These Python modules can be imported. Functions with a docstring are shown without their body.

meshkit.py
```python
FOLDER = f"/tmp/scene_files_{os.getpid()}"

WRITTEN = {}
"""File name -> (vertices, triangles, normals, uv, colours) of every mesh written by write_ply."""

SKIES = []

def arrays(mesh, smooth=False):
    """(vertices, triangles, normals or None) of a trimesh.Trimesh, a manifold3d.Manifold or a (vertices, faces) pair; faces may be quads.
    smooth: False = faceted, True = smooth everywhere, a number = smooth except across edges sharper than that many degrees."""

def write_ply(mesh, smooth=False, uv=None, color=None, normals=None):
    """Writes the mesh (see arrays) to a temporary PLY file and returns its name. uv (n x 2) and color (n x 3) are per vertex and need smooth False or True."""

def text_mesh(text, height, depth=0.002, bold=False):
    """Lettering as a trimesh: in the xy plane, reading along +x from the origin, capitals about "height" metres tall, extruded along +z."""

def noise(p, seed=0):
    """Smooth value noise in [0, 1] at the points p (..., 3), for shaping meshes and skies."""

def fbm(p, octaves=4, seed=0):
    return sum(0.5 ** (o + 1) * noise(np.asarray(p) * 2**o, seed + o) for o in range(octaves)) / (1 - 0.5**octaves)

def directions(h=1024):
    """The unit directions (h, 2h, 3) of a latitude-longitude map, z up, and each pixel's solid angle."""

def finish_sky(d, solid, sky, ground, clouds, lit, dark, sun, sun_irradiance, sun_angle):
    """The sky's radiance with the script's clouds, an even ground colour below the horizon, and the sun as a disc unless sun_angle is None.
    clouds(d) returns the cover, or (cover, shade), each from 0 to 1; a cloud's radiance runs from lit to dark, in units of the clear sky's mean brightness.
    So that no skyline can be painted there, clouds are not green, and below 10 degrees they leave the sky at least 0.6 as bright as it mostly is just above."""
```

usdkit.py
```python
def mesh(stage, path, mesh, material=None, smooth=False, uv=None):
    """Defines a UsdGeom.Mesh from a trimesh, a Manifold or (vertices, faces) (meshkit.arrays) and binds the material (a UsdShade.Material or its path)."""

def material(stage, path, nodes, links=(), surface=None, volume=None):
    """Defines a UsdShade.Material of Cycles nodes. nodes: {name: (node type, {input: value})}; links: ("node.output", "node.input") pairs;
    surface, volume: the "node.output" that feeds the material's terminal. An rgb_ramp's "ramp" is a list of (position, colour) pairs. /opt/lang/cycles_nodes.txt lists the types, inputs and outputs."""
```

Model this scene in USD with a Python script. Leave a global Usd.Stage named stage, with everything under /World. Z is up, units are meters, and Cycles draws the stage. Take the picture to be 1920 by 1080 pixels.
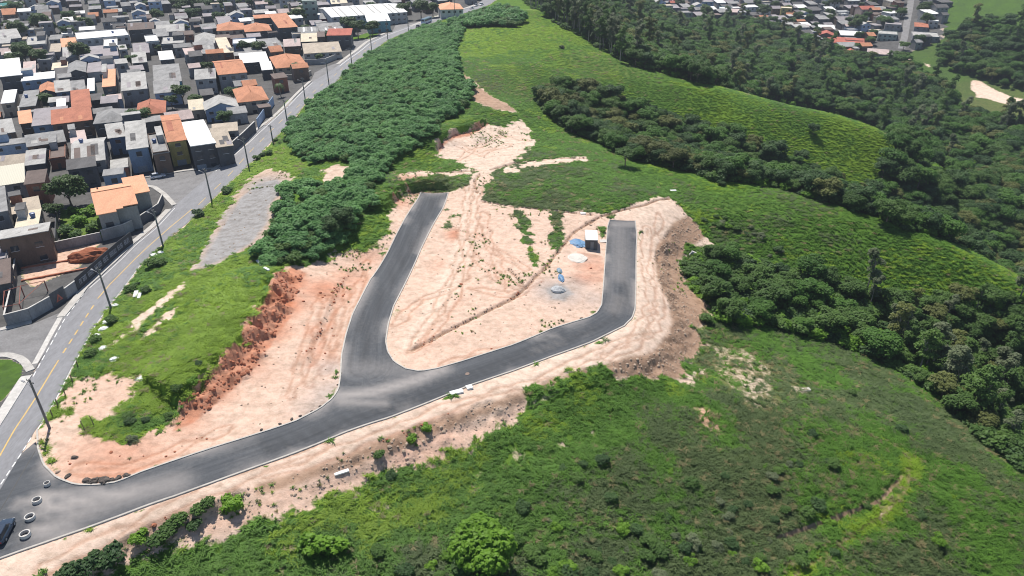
import math, random, numpy as np, trimesh, usdkit
from meshkit import fbm, noise as vnoise
from pxr import Usd, UsdGeom, UsdLux, UsdShade, Sdf, Gf, Vt
from scipy.interpolate import RBFInterpolator, RegularGridInterpolator, RectBivariateSpline
from shapely.geometry import Polygon, LineString, Point, box as sbox
from shapely.ops import unary_union
import shapely

stage = Usd.Stage.CreateInMemory()
UsdGeom.SetStageUpAxis(stage, 'Z'); UsdGeom.SetStageMetersPerUnit(stage, 1.0)
world = UsdGeom.Xform.Define(stage, '/World'); stage.SetDefaultPrim(world.GetPrim())
UsdGeom.Scope.Define(stage, '/World/Looks')
RNG = np.random.default_rng(7); random.seed(7)

# ------------------------------------------------------------------ camera, sky, sun
FPX, EYE = 1330.0, 75.0
PITCH = math.atan(760 / FPX); SN, CS = math.sin(PITCH), math.cos(PITCH)
cam = UsdGeom.Camera.Define(stage, '/World/camera')
cam.CreateHorizontalApertureAttr(36.0); cam.CreateVerticalApertureAttr(20.25)
cam.CreateFocalLengthAttr(36.0 * FPX / 1920); cam.CreateClippingRangeAttr((1.0, 5000.0))
cam.CreateExposureAttr(0.42)
UsdGeom.Xformable(cam).AddTransformOp().Set(Gf.Matrix4d(1, 0, 0, 0, 0, SN, CS, 0, 0, -CS, SN, 0, 0, 0, EYE, 1))
SUN_EL, SUN_AZ = math.radians(60), math.radians(-22)
sund = np.array([math.sin(SUN_AZ) * math.cos(SUN_EL), math.cos(SUN_AZ) * math.cos(SUN_EL), math.sin(SUN_EL)])
sky_m = usdkit.material(stage, '/World/Looks/sky', {
    'sky': ('sky_texture', {'sky_type': 'single_scattering', 'sun_disc': False, 'sun_elevation': SUN_EL, 'sun_rotation': SUN_AZ, 'altitude': 800.0}),
    'bg': ('background_shader', {'strength': 0.085})}, [('sky.color', 'bg.color')], surface='bg.background')
dome = UsdLux.DomeLight.Define(stage, '/World/sky'); UsdShade.MaterialBindingAPI.Apply(dome.GetPrim()).Bind(sky_m)
dome.GetPrim().SetCustomDataByKey('kind', 'structure')
sun = UsdLux.DistantLight.Define(stage, '/World/sun')
sun.CreateIntensityAttr(1.2); sun.CreateAngleAttr(0.5); sun.CreateColorAttr(Gf.Vec3f(1.0, 0.955, 0.89)); sun.CreateNormalizeAttr(True)
zx = np.cross([0, 0, 1.0], sund); zx /= np.linalg.norm(zx); zy = np.cross(sund, zx)
UsdGeom.Xformable(sun).AddTransformOp().Set(Gf.Matrix4d(*zx, 0, *zy, 0, *sund, 0, 0, 0, 0, 1))

# ------------------------------------------------------------------ helpers: names, prims, materials
USED = {}
def numbered(path):
    n = USED.get(path, 0); USED[path] = n + 1
    return path if n == 0 else f'{path}_{n:03d}'
def tag(p, label=None, cat=None, group=None, kind=None):
    p = p.GetPrim() if hasattr(p, 'GetPrim') else p
    for k, v in (('label', label), ('category', cat), ('group', group), ('kind', kind)):
        if v: p.SetCustomDataByKey(k, v)
    return p
def mesh(name, v, f, mat, parent='/World', normals=None, colors=None):
    path = numbered(f'{parent}/{name}')
    m = UsdGeom.Mesh.Define(stage, path)
    v = np.asarray(v, np.float32); f = np.asarray(f, np.int32)
    m.CreatePointsAttr(Vt.Vec3fArray.FromNumpy(np.ascontiguousarray(v)))
    m.CreateFaceVertexCountsAttr(Vt.IntArray.FromNumpy(np.full(len(f), f.shape[1], np.int32)))
    m.CreateFaceVertexIndicesAttr(Vt.IntArray.FromNumpy(np.ascontiguousarray(f.ravel())))
    m.CreateSubdivisionSchemeAttr('none')
    if normals is not None:
        m.CreateNormalsAttr(Vt.Vec3fArray.FromNumpy(np.ascontiguousarray(np.asarray(normals, np.float32)))); m.SetNormalsInterpolation('vertex')
    for k, c in (colors or {}).items():
        UsdGeom.PrimvarsAPI(m).CreatePrimvar(k, Sdf.ValueTypeNames.Color3fArray, 'vertex').Set(Vt.Vec3fArray.FromNumpy(np.ascontiguousarray(np.asarray(c, np.float32))))
    UsdShade.MaterialBindingAPI.Apply(m.GetPrim()).Bind(mat)
    return m
def thing(name, label, cat, loc=(0, 0, 0), rot=0.0, group=None, scale=None, kind=None, parent='/World'):
    x = UsdGeom.Xform.Define(stage, numbered(f'{parent}/{name}'))
    x.AddTranslateOp().Set(Gf.Vec3d(*map(float, loc)))
    if rot: x.AddRotateZOp().Set(float(math.degrees(rot)))
    if scale is not None: x.AddScaleOp().Set(Gf.Vec3f(*([float(scale)] * 3 if np.ndim(scale) == 0 else map(float, scale))))
    tag(x, label, cat, group, kind)
    return x
def P(x): return str(x.GetPath())
def kind_class(name): return stage.CreateClassPrim(f'/World/kinds_{name}')
def copy_of(cls, name, label, cat, loc, rot, scale, group=None):
    x = thing(name, label, cat, loc, rot, group, scale)
    x.GetPrim().GetReferences().AddInternalReference(cls.GetPath()); x.GetPrim().SetInstanceable(True)
    return x
class MB:
    """collects boxes, prisms, tubes and cards and makes them one mesh"""
    def __init__(s): s.v, s.f, s.n = [], [], 0
    def add(s, v, f):
        v = np.asarray(v, float); f = np.asarray(f, int)
        if f.shape[1] == 4: f = np.vstack([f[:, [0, 1, 2]], f[:, [0, 2, 3]]])
        s.v.append(v); s.f.append(f + s.n); s.n += len(v); return s
    def box(s, x0, y0, z0, x1, y1, z1, M=None):
        v = np.array([[x, y, z] for z in (z0, z1) for y in (y0, y1) for x in (x0, x1)], float)
        if M is not None: v = M(v)
        return s.add(v, [[0, 2, 3, 1], [4, 5, 7, 6], [0, 1, 5, 4], [2, 6, 7, 3], [0, 4, 6, 2], [1, 3, 7, 5]])
    def hexa(s, bottom, top):
        return s.add(np.vstack([bottom, top]), [[3, 2, 1, 0], [4, 5, 6, 7], [0, 1, 5, 4], [1, 2, 6, 5], [2, 3, 7, 6], [3, 0, 4, 7]])
    def poly(s, pts): return s.add(pts, [[0, i, i + 1] for i in range(1, len(pts) - 1)])
    def tube(s, pts, rad, sides=7, cap=True):
        p = np.asarray(pts, float); r = np.broadcast_to(rad, (len(p),)).astype(float)
        t = np.gradient(p, axis=0); t /= np.linalg.norm(t, axis=1, keepdims=True) + 1e-9
        a = np.cross(t, np.where(np.abs(t[:, 2:]) < .9, [0, 0, 1.], [1., 0, 0])); a /= np.linalg.norm(a, axis=1, keepdims=True)
        b = np.cross(t, a); g = np.arange(sides) * 2 * np.pi / sides
        v = p[:, None] + r[:, None, None] * (np.cos(g)[None, :, None] * a[:, None] + np.sin(g)[None, :, None] * b[:, None])
        f = [[i * sides + j, i * sides + (j + 1) % sides, (i + 1) * sides + (j + 1) % sides, (i + 1) * sides + j] for i in range(len(p) - 1) for j in range(sides)]
        v = v.reshape(-1, 3); s.add(v, f)
        if cap:
            for k in (0, len(p) - 1): s.add(v[k * sides:(k + 1) * sides], [[0, i, i + 1] for i in range(1, sides - 1)])
        return s
    def tm(s, m): return s.add(m.vertices, m.faces)
    def build(s, name, mat, parent='/World', **k): return mesh(name, np.vstack(s.v), np.vstack(s.f), mat, parent if isinstance(parent, str) else P(parent), **k)

def mat(name, nodes, links, surface): return usdkit.material(stage, f'/World/Looks/{name}', nodes, links, surface=surface)
def stained(name, col, rough=.8, amt=.3, scale=.6, spec=.25, metallic=0., streak=None):
    c = np.array(col, float); d = c * (1 - amt); l = np.minimum(c * (1 + amt * .45), .88)
    n = {'g': ('geometry', {}), 'm': ('mapping', {'scale': streak or (1, 1, 1)}), 'n1': ('noise_texture', {'scale': scale, 'detail': 6.0, 'roughness': .65}),
         'n2': ('noise_texture', {'scale': scale * 9, 'detail': 3.0}), 'r': ('rgb_ramp', {'ramp': [(.25, d), (.55, c), (.8, l)]}),
         'r2': ('rgb_ramp', {'ramp': [(.3, (.84, .83, .82)), (.7, (1.06, 1.06, 1.06))]}), 'x': ('mix', {'mix_type': 'multiply', 'fac': 1.0}),
         'p': ('principled_bsdf', {'roughness': rough, 'specular_ior_level': spec, 'metallic': metallic})}
    return mat(name, n, [('g.position', 'm.vector'), ('m.vector', 'n1.vector'), ('m.vector', 'n2.vector'), ('n1.fac', 'r.fac'), ('n2.fac', 'r2.fac'), ('r.color', 'x.color1'), ('r2.color', 'x.color2'), ('x.color', 'p.base_color')], 'p.BSDF')
def leafy(name, dark, light, trans=.28, scale=.9):
    n = {'g': ('geometry', {}), 'o': ('object_info', {}), 'n1': ('noise_texture', {'scale': scale, 'detail': 3.0}), 'n2': ('noise_texture', {'scale': .035, 'detail': 2.0}),
         'a': ('math', {'math_type': 'multiply_add', 'value2': .45, 'value3': -.1}), 'b': ('math', {'math_type': 'multiply_add', 'value2': .3}), 'c2': ('math', {'math_type': 'multiply_add', 'value2': .5}),
         'r': ('rgb_ramp', {'ramp': [(.15, dark), (.85, light)]}), 'p': ('principled_bsdf', {'roughness': .55, 'specular_ior_level': .22}),
         't': ('translucent_bsdf', {}), 'h': ('hsv', {'saturation': 1.08, 'value': 1.25}), 'x': ('mix_closure', {'fac': trans})}
    return mat(name, n, [('g.position', 'n1.vector'), ('g.position', 'n2.vector'), ('n1.fac', 'a.value1'), ('o.random', 'b.value1'), ('a.value', 'b.value3'), ('n2.fac', 'c2.value1'), ('b.value', 'c2.value3'),
                         ('c2.value', 'r.fac'), ('r.color', 'p.base_color'), ('r.color', 'h.color'), ('h.color', 't.color'), ('p.BSDF', 'x.closure1'), ('t.BSDF', 'x.closure2')], 'x.closure')

# ------------------------------------------------------------------ terrain: survey points seen from the drone (picture column, row, height) and points in hidden valleys (x, y, height)
def ray(px, py):
    u = (np.asarray(px, float) - 960) / FPX; v = (np.asarray(py, float) - 540) / FPX
    return np.stack([u, CS - v * SN, -(SN + v * CS)], -1)
def at_z(px, py, z):
    d = ray(px, py); t = (z - EYE) / d[..., 2]
    return np.stack([d[..., 0] * t, d[..., 1] * t], -1)
VIS=[(-200,1000,0),(-60,880,0),(40,770,0),(130,640,0),(210,525,0),(300,425,0),(390,335,0),(470,265,.5),(545,200,.5),(620,140,.5),(690,90,1),(745,57,1),(800,40,1.5),(860,22,2),(905,8,2.5),
(-150,760,0),(-100,600,0),(0,640,0),(60,500,-.5),(-100,420,-2),(100,400,-1),(20,300,-2),(200,300,-1),(300,230,-1),(100,180,-3),(-100,180,-4),(300,120,-2),(450,120,-1),(450,60,-2),(200,50,-4),(0,50,-5),(600,40,-1),(700,20,0),(0,0,-5),(300,0,-4),(600,0,-2),
# left bank
(110,800,.3),(160,730,.6),(230,600,.8),(330,470,1.2),(440,340,1.5),(330,760,.6),(420,640,1.5),(300,650,1.2),(500,540,2),(430,450,2),(520,400,3),
# thicket hill
(600,290,5),(560,330,4),(640,340,5.5),(600,430,4),(680,300,5.5),(760,260,6),(640,220,6),(700,170,8),(760,120,8.5),(800,180,8.5),(830,90,8),(720,110,6),(850,60,7),(620,200,4.5),(860,150,9),(850,220,6),
(900,40,7),(880,100,9),(950,60,11),(940,120,9),(1000,60,11),(980,20,12),(900,180,7),(960,200,6),(1000,120,9),
# platform
(300,860,-.2),(150,880,0),(60,930,0),(480,780,-.6),(640,720,-1),(600,640,-.7),(680,560,-.7),(640,490,-.2),(720,480,-.5),(790,370,.2),(840,365,.2),(760,700,-1.2),(820,600,-1),(900,520,-.8),(960,600,-1.5),(870,420,0),(870,350,1),(900,290,2.5),(950,250,3),(840,290,2.5),
(1000,440,-1),(1060,480,-1.5),(1060,400,-.5),(1000,350,1),(1100,360,0),(1165,420,-2),(1165,500,-2.5),(1150,590,-2.8),(1000,650,-2.2),(1200,620,-3),(1220,420,-2.2),(1250,385,-1.5),(1210,530,-2.8),
(300,940,-.2),(60,1030,0),(700,810,-1.2),(860,740,-1.8),
# south slope
(120,1100,-1.8),(300,1010,-2),(480,950,-2.3),(700,870,-3),(900,800,-3.3),(480,1010,-4),(700,950,-5),(900,880,-5.5),(1050,740,-3.6),(250,1100,-4),(450,1100,-6),(650,1100,-8),(900,1050,-9.5),(1150,1079,-12),(1400,1079,-14),(1650,1079,-17),(1900,1079,-21),(1000,900,-7),(1100,800,-6),(1200,760,-6.5),(1250,710,-7),
(1330,700,-9),(1400,800,-9.5),(1300,900,-9.5),(1500,900,-12),(1500,750,-12),(1600,820,-13.5),(1700,950,-15),(1750,850,-16),(1640,720,-17.5),(1560,665,-17),(1740,740,-19),(1830,830,-20),(1920,890,-22),(1430,640,-13),
# east fill toe and hill 2
(1320,440,-7.5),(1290,500,-8.5),(1330,590,-9.5),(1300,660,-9),(1300,390,-4.5),(1200,330,-1),(1100,280,0),(1060,250,0),(1280,312,-4),(1440,342,-6.5),(1400,400,-6),(1560,375,-8),(1500,440,-9),(1690,425,-9.5),(1650,490,-13),(1800,485,-14.5),(1780,530,-18),(1920,535,-21),(1400,470,-10),(1500,500,-13),
# gully 2
(1400,560,-13.5),(1500,580,-16),(1600,610,-19.5),(1750,650,-26),(1900,700,-33),
# spur 1
(1060,130,6),(1120,110,7),(1230,142,2),(1150,160,3),(1330,170,-1),(1440,192,-5),(1560,220,-10),(1650,247,-15),(1400,220,-7),(1330,225,-9),(1500,265,-15),(1600,290,-20),(1640,310,-23),
]
HID=[(30,258,-5),(55,250,-12),(88,243,-20),(118,228,-30),(150,210,-40),(185,190,-48),(180,160,-46),(150,120,-44),(140,90,-44),(140,60,-42),(120,30,-35),(200,100,-50),(120,130,-38),
(75,350,-6),(115,330,-17),(165,318,-31),(205,300,-42),(190,260,-42),(255,339,-46),(256,589,-40),(319,481,-44),(180,480,-34),(100,430,-18),(60,480,-4),(30,520,6),(135,681,-28),(200,600,-38),(100,560,-18),(400,590,-15),(360,480,-35),(450,500,-20),(420,680,0),(330,700,-28),(250,760,-30),(150,900,-20),(300,1000,0),(500,900,30),(600,600,10),(500,300,-30),(400,200,-40),(300,200,-48),(400,60,-30),(300,0,-40),(200,0,-45),(100,0,-30),(0,0,-18),(-60,30,-5),(-150,30,0),(-300,60,-2),
(-300,200,-4),(-420,400,-6),(-420,600,-4),(-300,800,5),(-100,800,4),(0,700,8),(0,560,8),(-450,1000,25),(-150,1100,20),(100,1200,0),(400,1300,30),(-500,100,-5),(-40,640,5),(30,800,-5)]
CTRL = np.array([(*at_z(a, b, z), z) for a, b, z in VIS] + HID, float)
rbf = RBFInterpolator(CTRL[:, :2], CTRL[:, 2], kernel='thin_plate_spline', smoothing=6.0)
cx, cy = np.arange(-540, 681, 5.0), np.arange(-30, 1401, 5.0)
CZ = rbf(np.stack(np.meshgrid(cx, cy, indexing='ij'), -1).reshape(-1, 2)).reshape(len(cx), len(cy))
SPL = RectBivariateSpline(cx, cy, CZ, kx=3, ky=3)
def base(x, y): return SPL.ev(np.clip(x, cx[0], cx[-1]), np.clip(y, cy[0], cy[-1]))
def march(px, py, hf):
    d = ray(px, py).reshape(-1, 3); n = len(d)
    lo = np.full(n, 55.0); hi = np.full(n, 1500.0); t = np.full(n, 55.0); live = np.ones(n, bool)
    while live.any():
        q = t * 1.006 + .1; p = d * q[:, None]; hit = live & ((EYE + p[:, 2] < hf(p[:, 0], p[:, 1])) | (q > 1450))
        lo[hit], hi[hit] = t[hit], q[hit]; live &= ~hit; t = np.where(live, q, t)
    for _ in range(18):
        m = (lo + hi) / 2; p = d * m[:, None]; b = EYE + p[:, 2] < hf(p[:, 0], p[:, 1]); hi = np.where(b, m, hi); lo = np.where(b, lo, m)
    p = d * hi[:, None]
    return np.stack([p[:, 0], p[:, 1], EYE + p[:, 2]], -1)
def spot0(pts): pts = np.asarray(pts, float); return march(pts[:, 0], pts[:, 1], base)[:, :2]

def seg_dist(x, y, L):
    """distance to a polyline, the side (positive to its left) and the share of its length"""
    best = np.full(x.shape, 1e9); side = np.zeros(x.shape); along = np.zeros(x.shape)
    ln = np.r_[0, np.cumsum(np.linalg.norm(np.diff(L, axis=0), axis=1))]
    for k in range(len(L) - 1):
        a, b = L[k], L[k + 1]; e = b - a; ll = e @ e + 1e-9
        t = np.clip(((x - a[0]) * e[0] + (y - a[1]) * e[1]) / ll, 0, 1)
        d = np.hypot(x - a[0] - t * e[0], y - a[1] - t * e[1]); m = d < best
        best = np.where(m, d, best); side = np.where(m, np.sign(e[0] * (y - a[1]) - e[1] * (x - a[0])), side); along = np.where(m, (ln[k] + t * math.sqrt(ll)) / ln[-1], along)
    return best, side, along
def sd_poly(x, y, L, reach=12.0):
    """signed distance to a polygon, positive inside, within reach; flat arrays"""
    L = np.asarray(L); out = np.full(x.shape, -reach)
    m = (x > L[:, 0].min() - reach) & (x < L[:, 0].max() + reach) & (y > L[:, 1].min() - reach) & (y < L[:, 1].max() + reach)
    if not m.any(): return out
    xx, yy = x[m], y[m]; d, _, _ = seg_dist(xx, yy, np.vstack([L, L[:1]])); ins = np.zeros(xx.shape, bool)
    for (x0, y0), (x1, y1) in zip(L, np.roll(L, -1, 0)):
        if y0 != y1: ins ^= ((y0 > yy) != (y1 > yy)) & (xx < (x1 - x0) * (yy - y0) / (y1 - y0) + x0)
    out[m] = np.clip(np.where(ins, d, -d), -reach, reach); return out
def sstep(a, b, x): t = np.clip((x - a) / (b - a), 0, 1); return t * t * (3 - 2 * t)

# ------------------------------------------------------------------ road outlines
MR = [(67,805),(75,795),(105,747),(140,677),(175,615),(210,567),(228,545),(265,495),(307,455),(360,410),(397,375),(460,315),(480,297),(512,262),(550,225),(572,194),(630,153),(660,122),(695,97),(727,75),(762,60),(787,51),(830,37),(880,22),(918,8),(940,-8)]
ML = [(918,-8),(892,8),(815,32),(762,50),(725,63),(690,80),(665,100),(635,122),(587,152),(540,197),(510,225),(480,247),(462,270),(435,292),(400,322),(325,388),(292,425),(252,458),(225,485),(165,540),(150,562),(120,596),(62,702),(47,725),(0,800),(-70,920),(-130,1020)]
MAIN = spot0(MR + ML + [(-60,1020),(0,918),(40,850)])
NEW = spot0([(67,828),(70,842),(80,872),(105,897),(140,910),(175,911),(220,905),(262,887),(325,865),(400,840),(480,815),(555,790),(600,767),(625,747),(636,730),(640,702),(642,665),(650,627),(662,590),(677,560),(695,525),(730,470),(755,420),(775,387),(790,361),(840,361),(830,390),(812,420),(787,470),(767,515),(752,545),(737,574),(727,607),(722,640),(726,660),(738,679),(760,692),(787,697),(822,691),(870,677),(960,648),(1035,617),(1104,596),(1120,587),(1129,572),(1132,540),(1136,480),(1140,425),(1144,412),(1190,414),(1193,440),(1191,537),(1190,577),(1184,596),(1169,611),(1110,640),(1035,667),(960,695),(880,722),(730,782),(645,810),(555,847),(480,874),(325,930),(200,975),(82,1017),(0,1046),(-80,1078),(-120,1050),(-60,1010),(0,915),(40,850)])
SIDE = [spot0([(-90,640),(0,620),(60,608),(122,582),(128,590),(66,690),(58,690),(50,672),(20,664),(0,666),(-90,690)]),
        spot0([(327,383),(302,364),(280,350),(255,345),(225,350),(228,338),(275,334),(310,328),(345,322),(375,319),(404,318),(410,322),(332,392)]),
        spot0([(582,152),(590,136),(612,125),(632,118),(640,124),(592,156)]),
        spot0([(655,88),(656,78),(700,72),(722,66),(728,68),(668,106)]),
        spot0([(735,60),(742,46),(780,42),(812,34),(816,36),(766,56)])]
pMAIN = Polygon(MAIN).buffer(0); pNEW = Polygon(NEW).buffer(0).difference(pMAIN.buffer(.02)); pSIDE = [Polygon(p).buffer(0).difference(pMAIN.buffer(.02)) for p in SIDE]
if pNEW.geom_type != 'Polygon': pNEW = max(pNEW.geoms, key=lambda g: g.area)

# ------------------------------------------------------------------ the fine ground sheet
def graded(lo, a, b, hi, s, g, most):
    xs = list(np.arange(a, b, s)); d = s
    while xs[-1] < hi: d = min(d * g, most); xs.append(xs[-1] + d)
    d = s; left = [a]
    while left[-1] > lo: d = min(d * g, most); left.append(left[-1] - d)
    return np.array(left[:0:-1] + xs)
GX = graded(-520, -104, 128, 640, .42, 1.035, 7.0); GY = graded(-10, 60, 190, 1380, .42, 1.0105, 8.0)
XX, YY = np.meshgrid(GX, GY, indexing='ij'); X, Y = XX.ravel(), YY.ravel()
ZB = base(X, Y)
road_sd = np.maximum(sd_poly(X, Y, MAIN, 6.0), sd_poly(X, Y, NEW, 6.0))
for p in SIDE: road_sd = np.maximum(road_sd, sd_poly(X, Y, p, 6.0))
free = sstep(0.2, 2.2, -road_sd)
def bank(px, rise, w, d0, d1, left=True):
    """the ground climbs by rise within w metres on one side of a line and comes back to the general lie of the land between d0 and d1"""
    L = spot0(px); m = (X > L[:, 0].min() - d1) & (X < L[:, 0].max() + d1) & (Y > L[:, 1].min() - d1) & (Y < L[:, 1].max() + d1)
    d, s, t = seg_dist(X[m], Y[m], L); s = s if left else -s
    q = np.stack([X[m] * .5, Y[m] * .5, 0 * X[m]], -1); wob = (fbm(q, 3, 5) - .5) * w * .9
    e = np.maximum(d + wob * (d < 3 * w), 0)
    out = np.zeros(X.shape); out[m] = np.where(s > 0, rise * sstep(0, w, e) * (1 - sstep(d0, d1, d)), 0) * sstep(0, .12, t) * sstep(0, .12, 1 - t)
    return out
F = np.zeros(X.shape)
LB = [(330,802),(362,790),(425,742),(480,695),(527,625),(545,600),(560,545),(578,512)]
F += bank(LB, 3.0, 6.0, 8, 20)
F += bank([(575,700),(592,655),(605,620),(622,580),(640,545),(660,510)], .55, 1.0, 2, 9)
F += bank([(726,402),(738,382),(760,362),(795,355),(846,357)], 2.3, 1.0, 3, 12)
F += bank([(820,288),(830,264),(860,252),(900,242),(920,226)], 2.0, .8, 3, 11)
FE = [(480,907),(605,870),(705,837),(767,805),(855,772),(960,732),(1060,700),(1135,682),(1185,670),(1230,655),(1252,625),(1260,602),(1255,572),(1237,540),(1226,485),(1235,455),(1260,425),(1285,407)]
F += bank(FE, -1.4, 4.5, 7, 18, left=False)
F += bank([(40,1105),(120,1072),(250,995),(312,965),(400,935),(480,907)], -1.0, 1.6, 5, 14, left=False)
TR = [[(1255,372),(1210,384),(1160,395),(1122,407),(1080,432),(1070,442),(1042,477),(1020,505),(1002,520),(987,538),(960,560),(855,612),(772,656)], [(905,378),(960,386),(1010,391),(1060,397),(1110,402)], [(748,334),(800,327),(850,322),(895,320)], [(920,318),(960,306),(1000,301),(1060,296),(1096,297)], [(987,538),(970,520),(955,505)], [(895,360),(890,340),(900,325)],
      [(1460,1010),(1530,985),(1610,955),(1650,940),(1690,895)]]
trench = np.full(X.shape, 9.0)
for k, L in enumerate(TR):
    L = spot0(L); d, s, t = seg_dist(X, Y, L); d = d + (fbm(np.stack([X * .8, Y * .8, 0 * X], -1), 2, 9) - .5) * .5
    if k != 6: trench = np.minimum(trench, d * (1.0 if k == 0 else 1.4))
    F += np.where(d < 2.5, -.7 * np.exp(-(d / .8) ** 2), 0) if k == 6 else np.where(d < 1.2, -.55 * np.exp(-(d / .36) ** 2), 0)
RUTS = [[(880,350),(872,400),(866,460),(852,510),(815,590),(775,655)], [(895,355),(886,410),(884,465),(872,520),(835,590),(800,640)], [(880,470),(910,500),(960,545)], [(890,440),(930,465),(985,505)], [(905,400),(920,470),(945,520),(975,535)], [(1000,650),(900,660),(830,685)], [(880,540),(960,555),(1010,525)], [(740,610),(790,560),(850,540)], [(620,560),(600,640),(580,720)], [(600,560),(575,650),(545,740)], [(655,540),(630,620),(612,700)], [(690,490),(650,590),(630,680)], [(1215,430),(1208,500),(1220,570),(1200,620),(1130,660),(1000,715),(880,750),(700,820),(500,890)], [(1235,400),(1228,480),(1240,560),(1222,630),(1140,672)], [(90,1060),(250,985),(400,915),(600,840)], [(140,880),(230,880),(330,845),(430,800)], [(850,265),(900,290),(960,270)], [(860,300),(930,255),(985,262)]]
ruts = np.full(X.shape, 9.0)
for L in RUTS:
    L = spot0(L); m = (X > L[:, 0].min() - 4) & (X < L[:, 0].max() + 4) & (Y > L[:, 1].min() - 4) & (Y < L[:, 1].max() + 4)
    d, _, _ = seg_dist(X[m], Y[m], L); d = d + (vnoise(np.stack([X[m] * .35, Y[m] * .35, 0 * X[m]], -1), 41) - .5) * 1.6; ruts[m] = np.minimum(ruts[m], np.abs(np.abs(d - .1) - .75))
F -= .08 * np.exp(-(ruts / .3) ** 2)
F *= free

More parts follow.
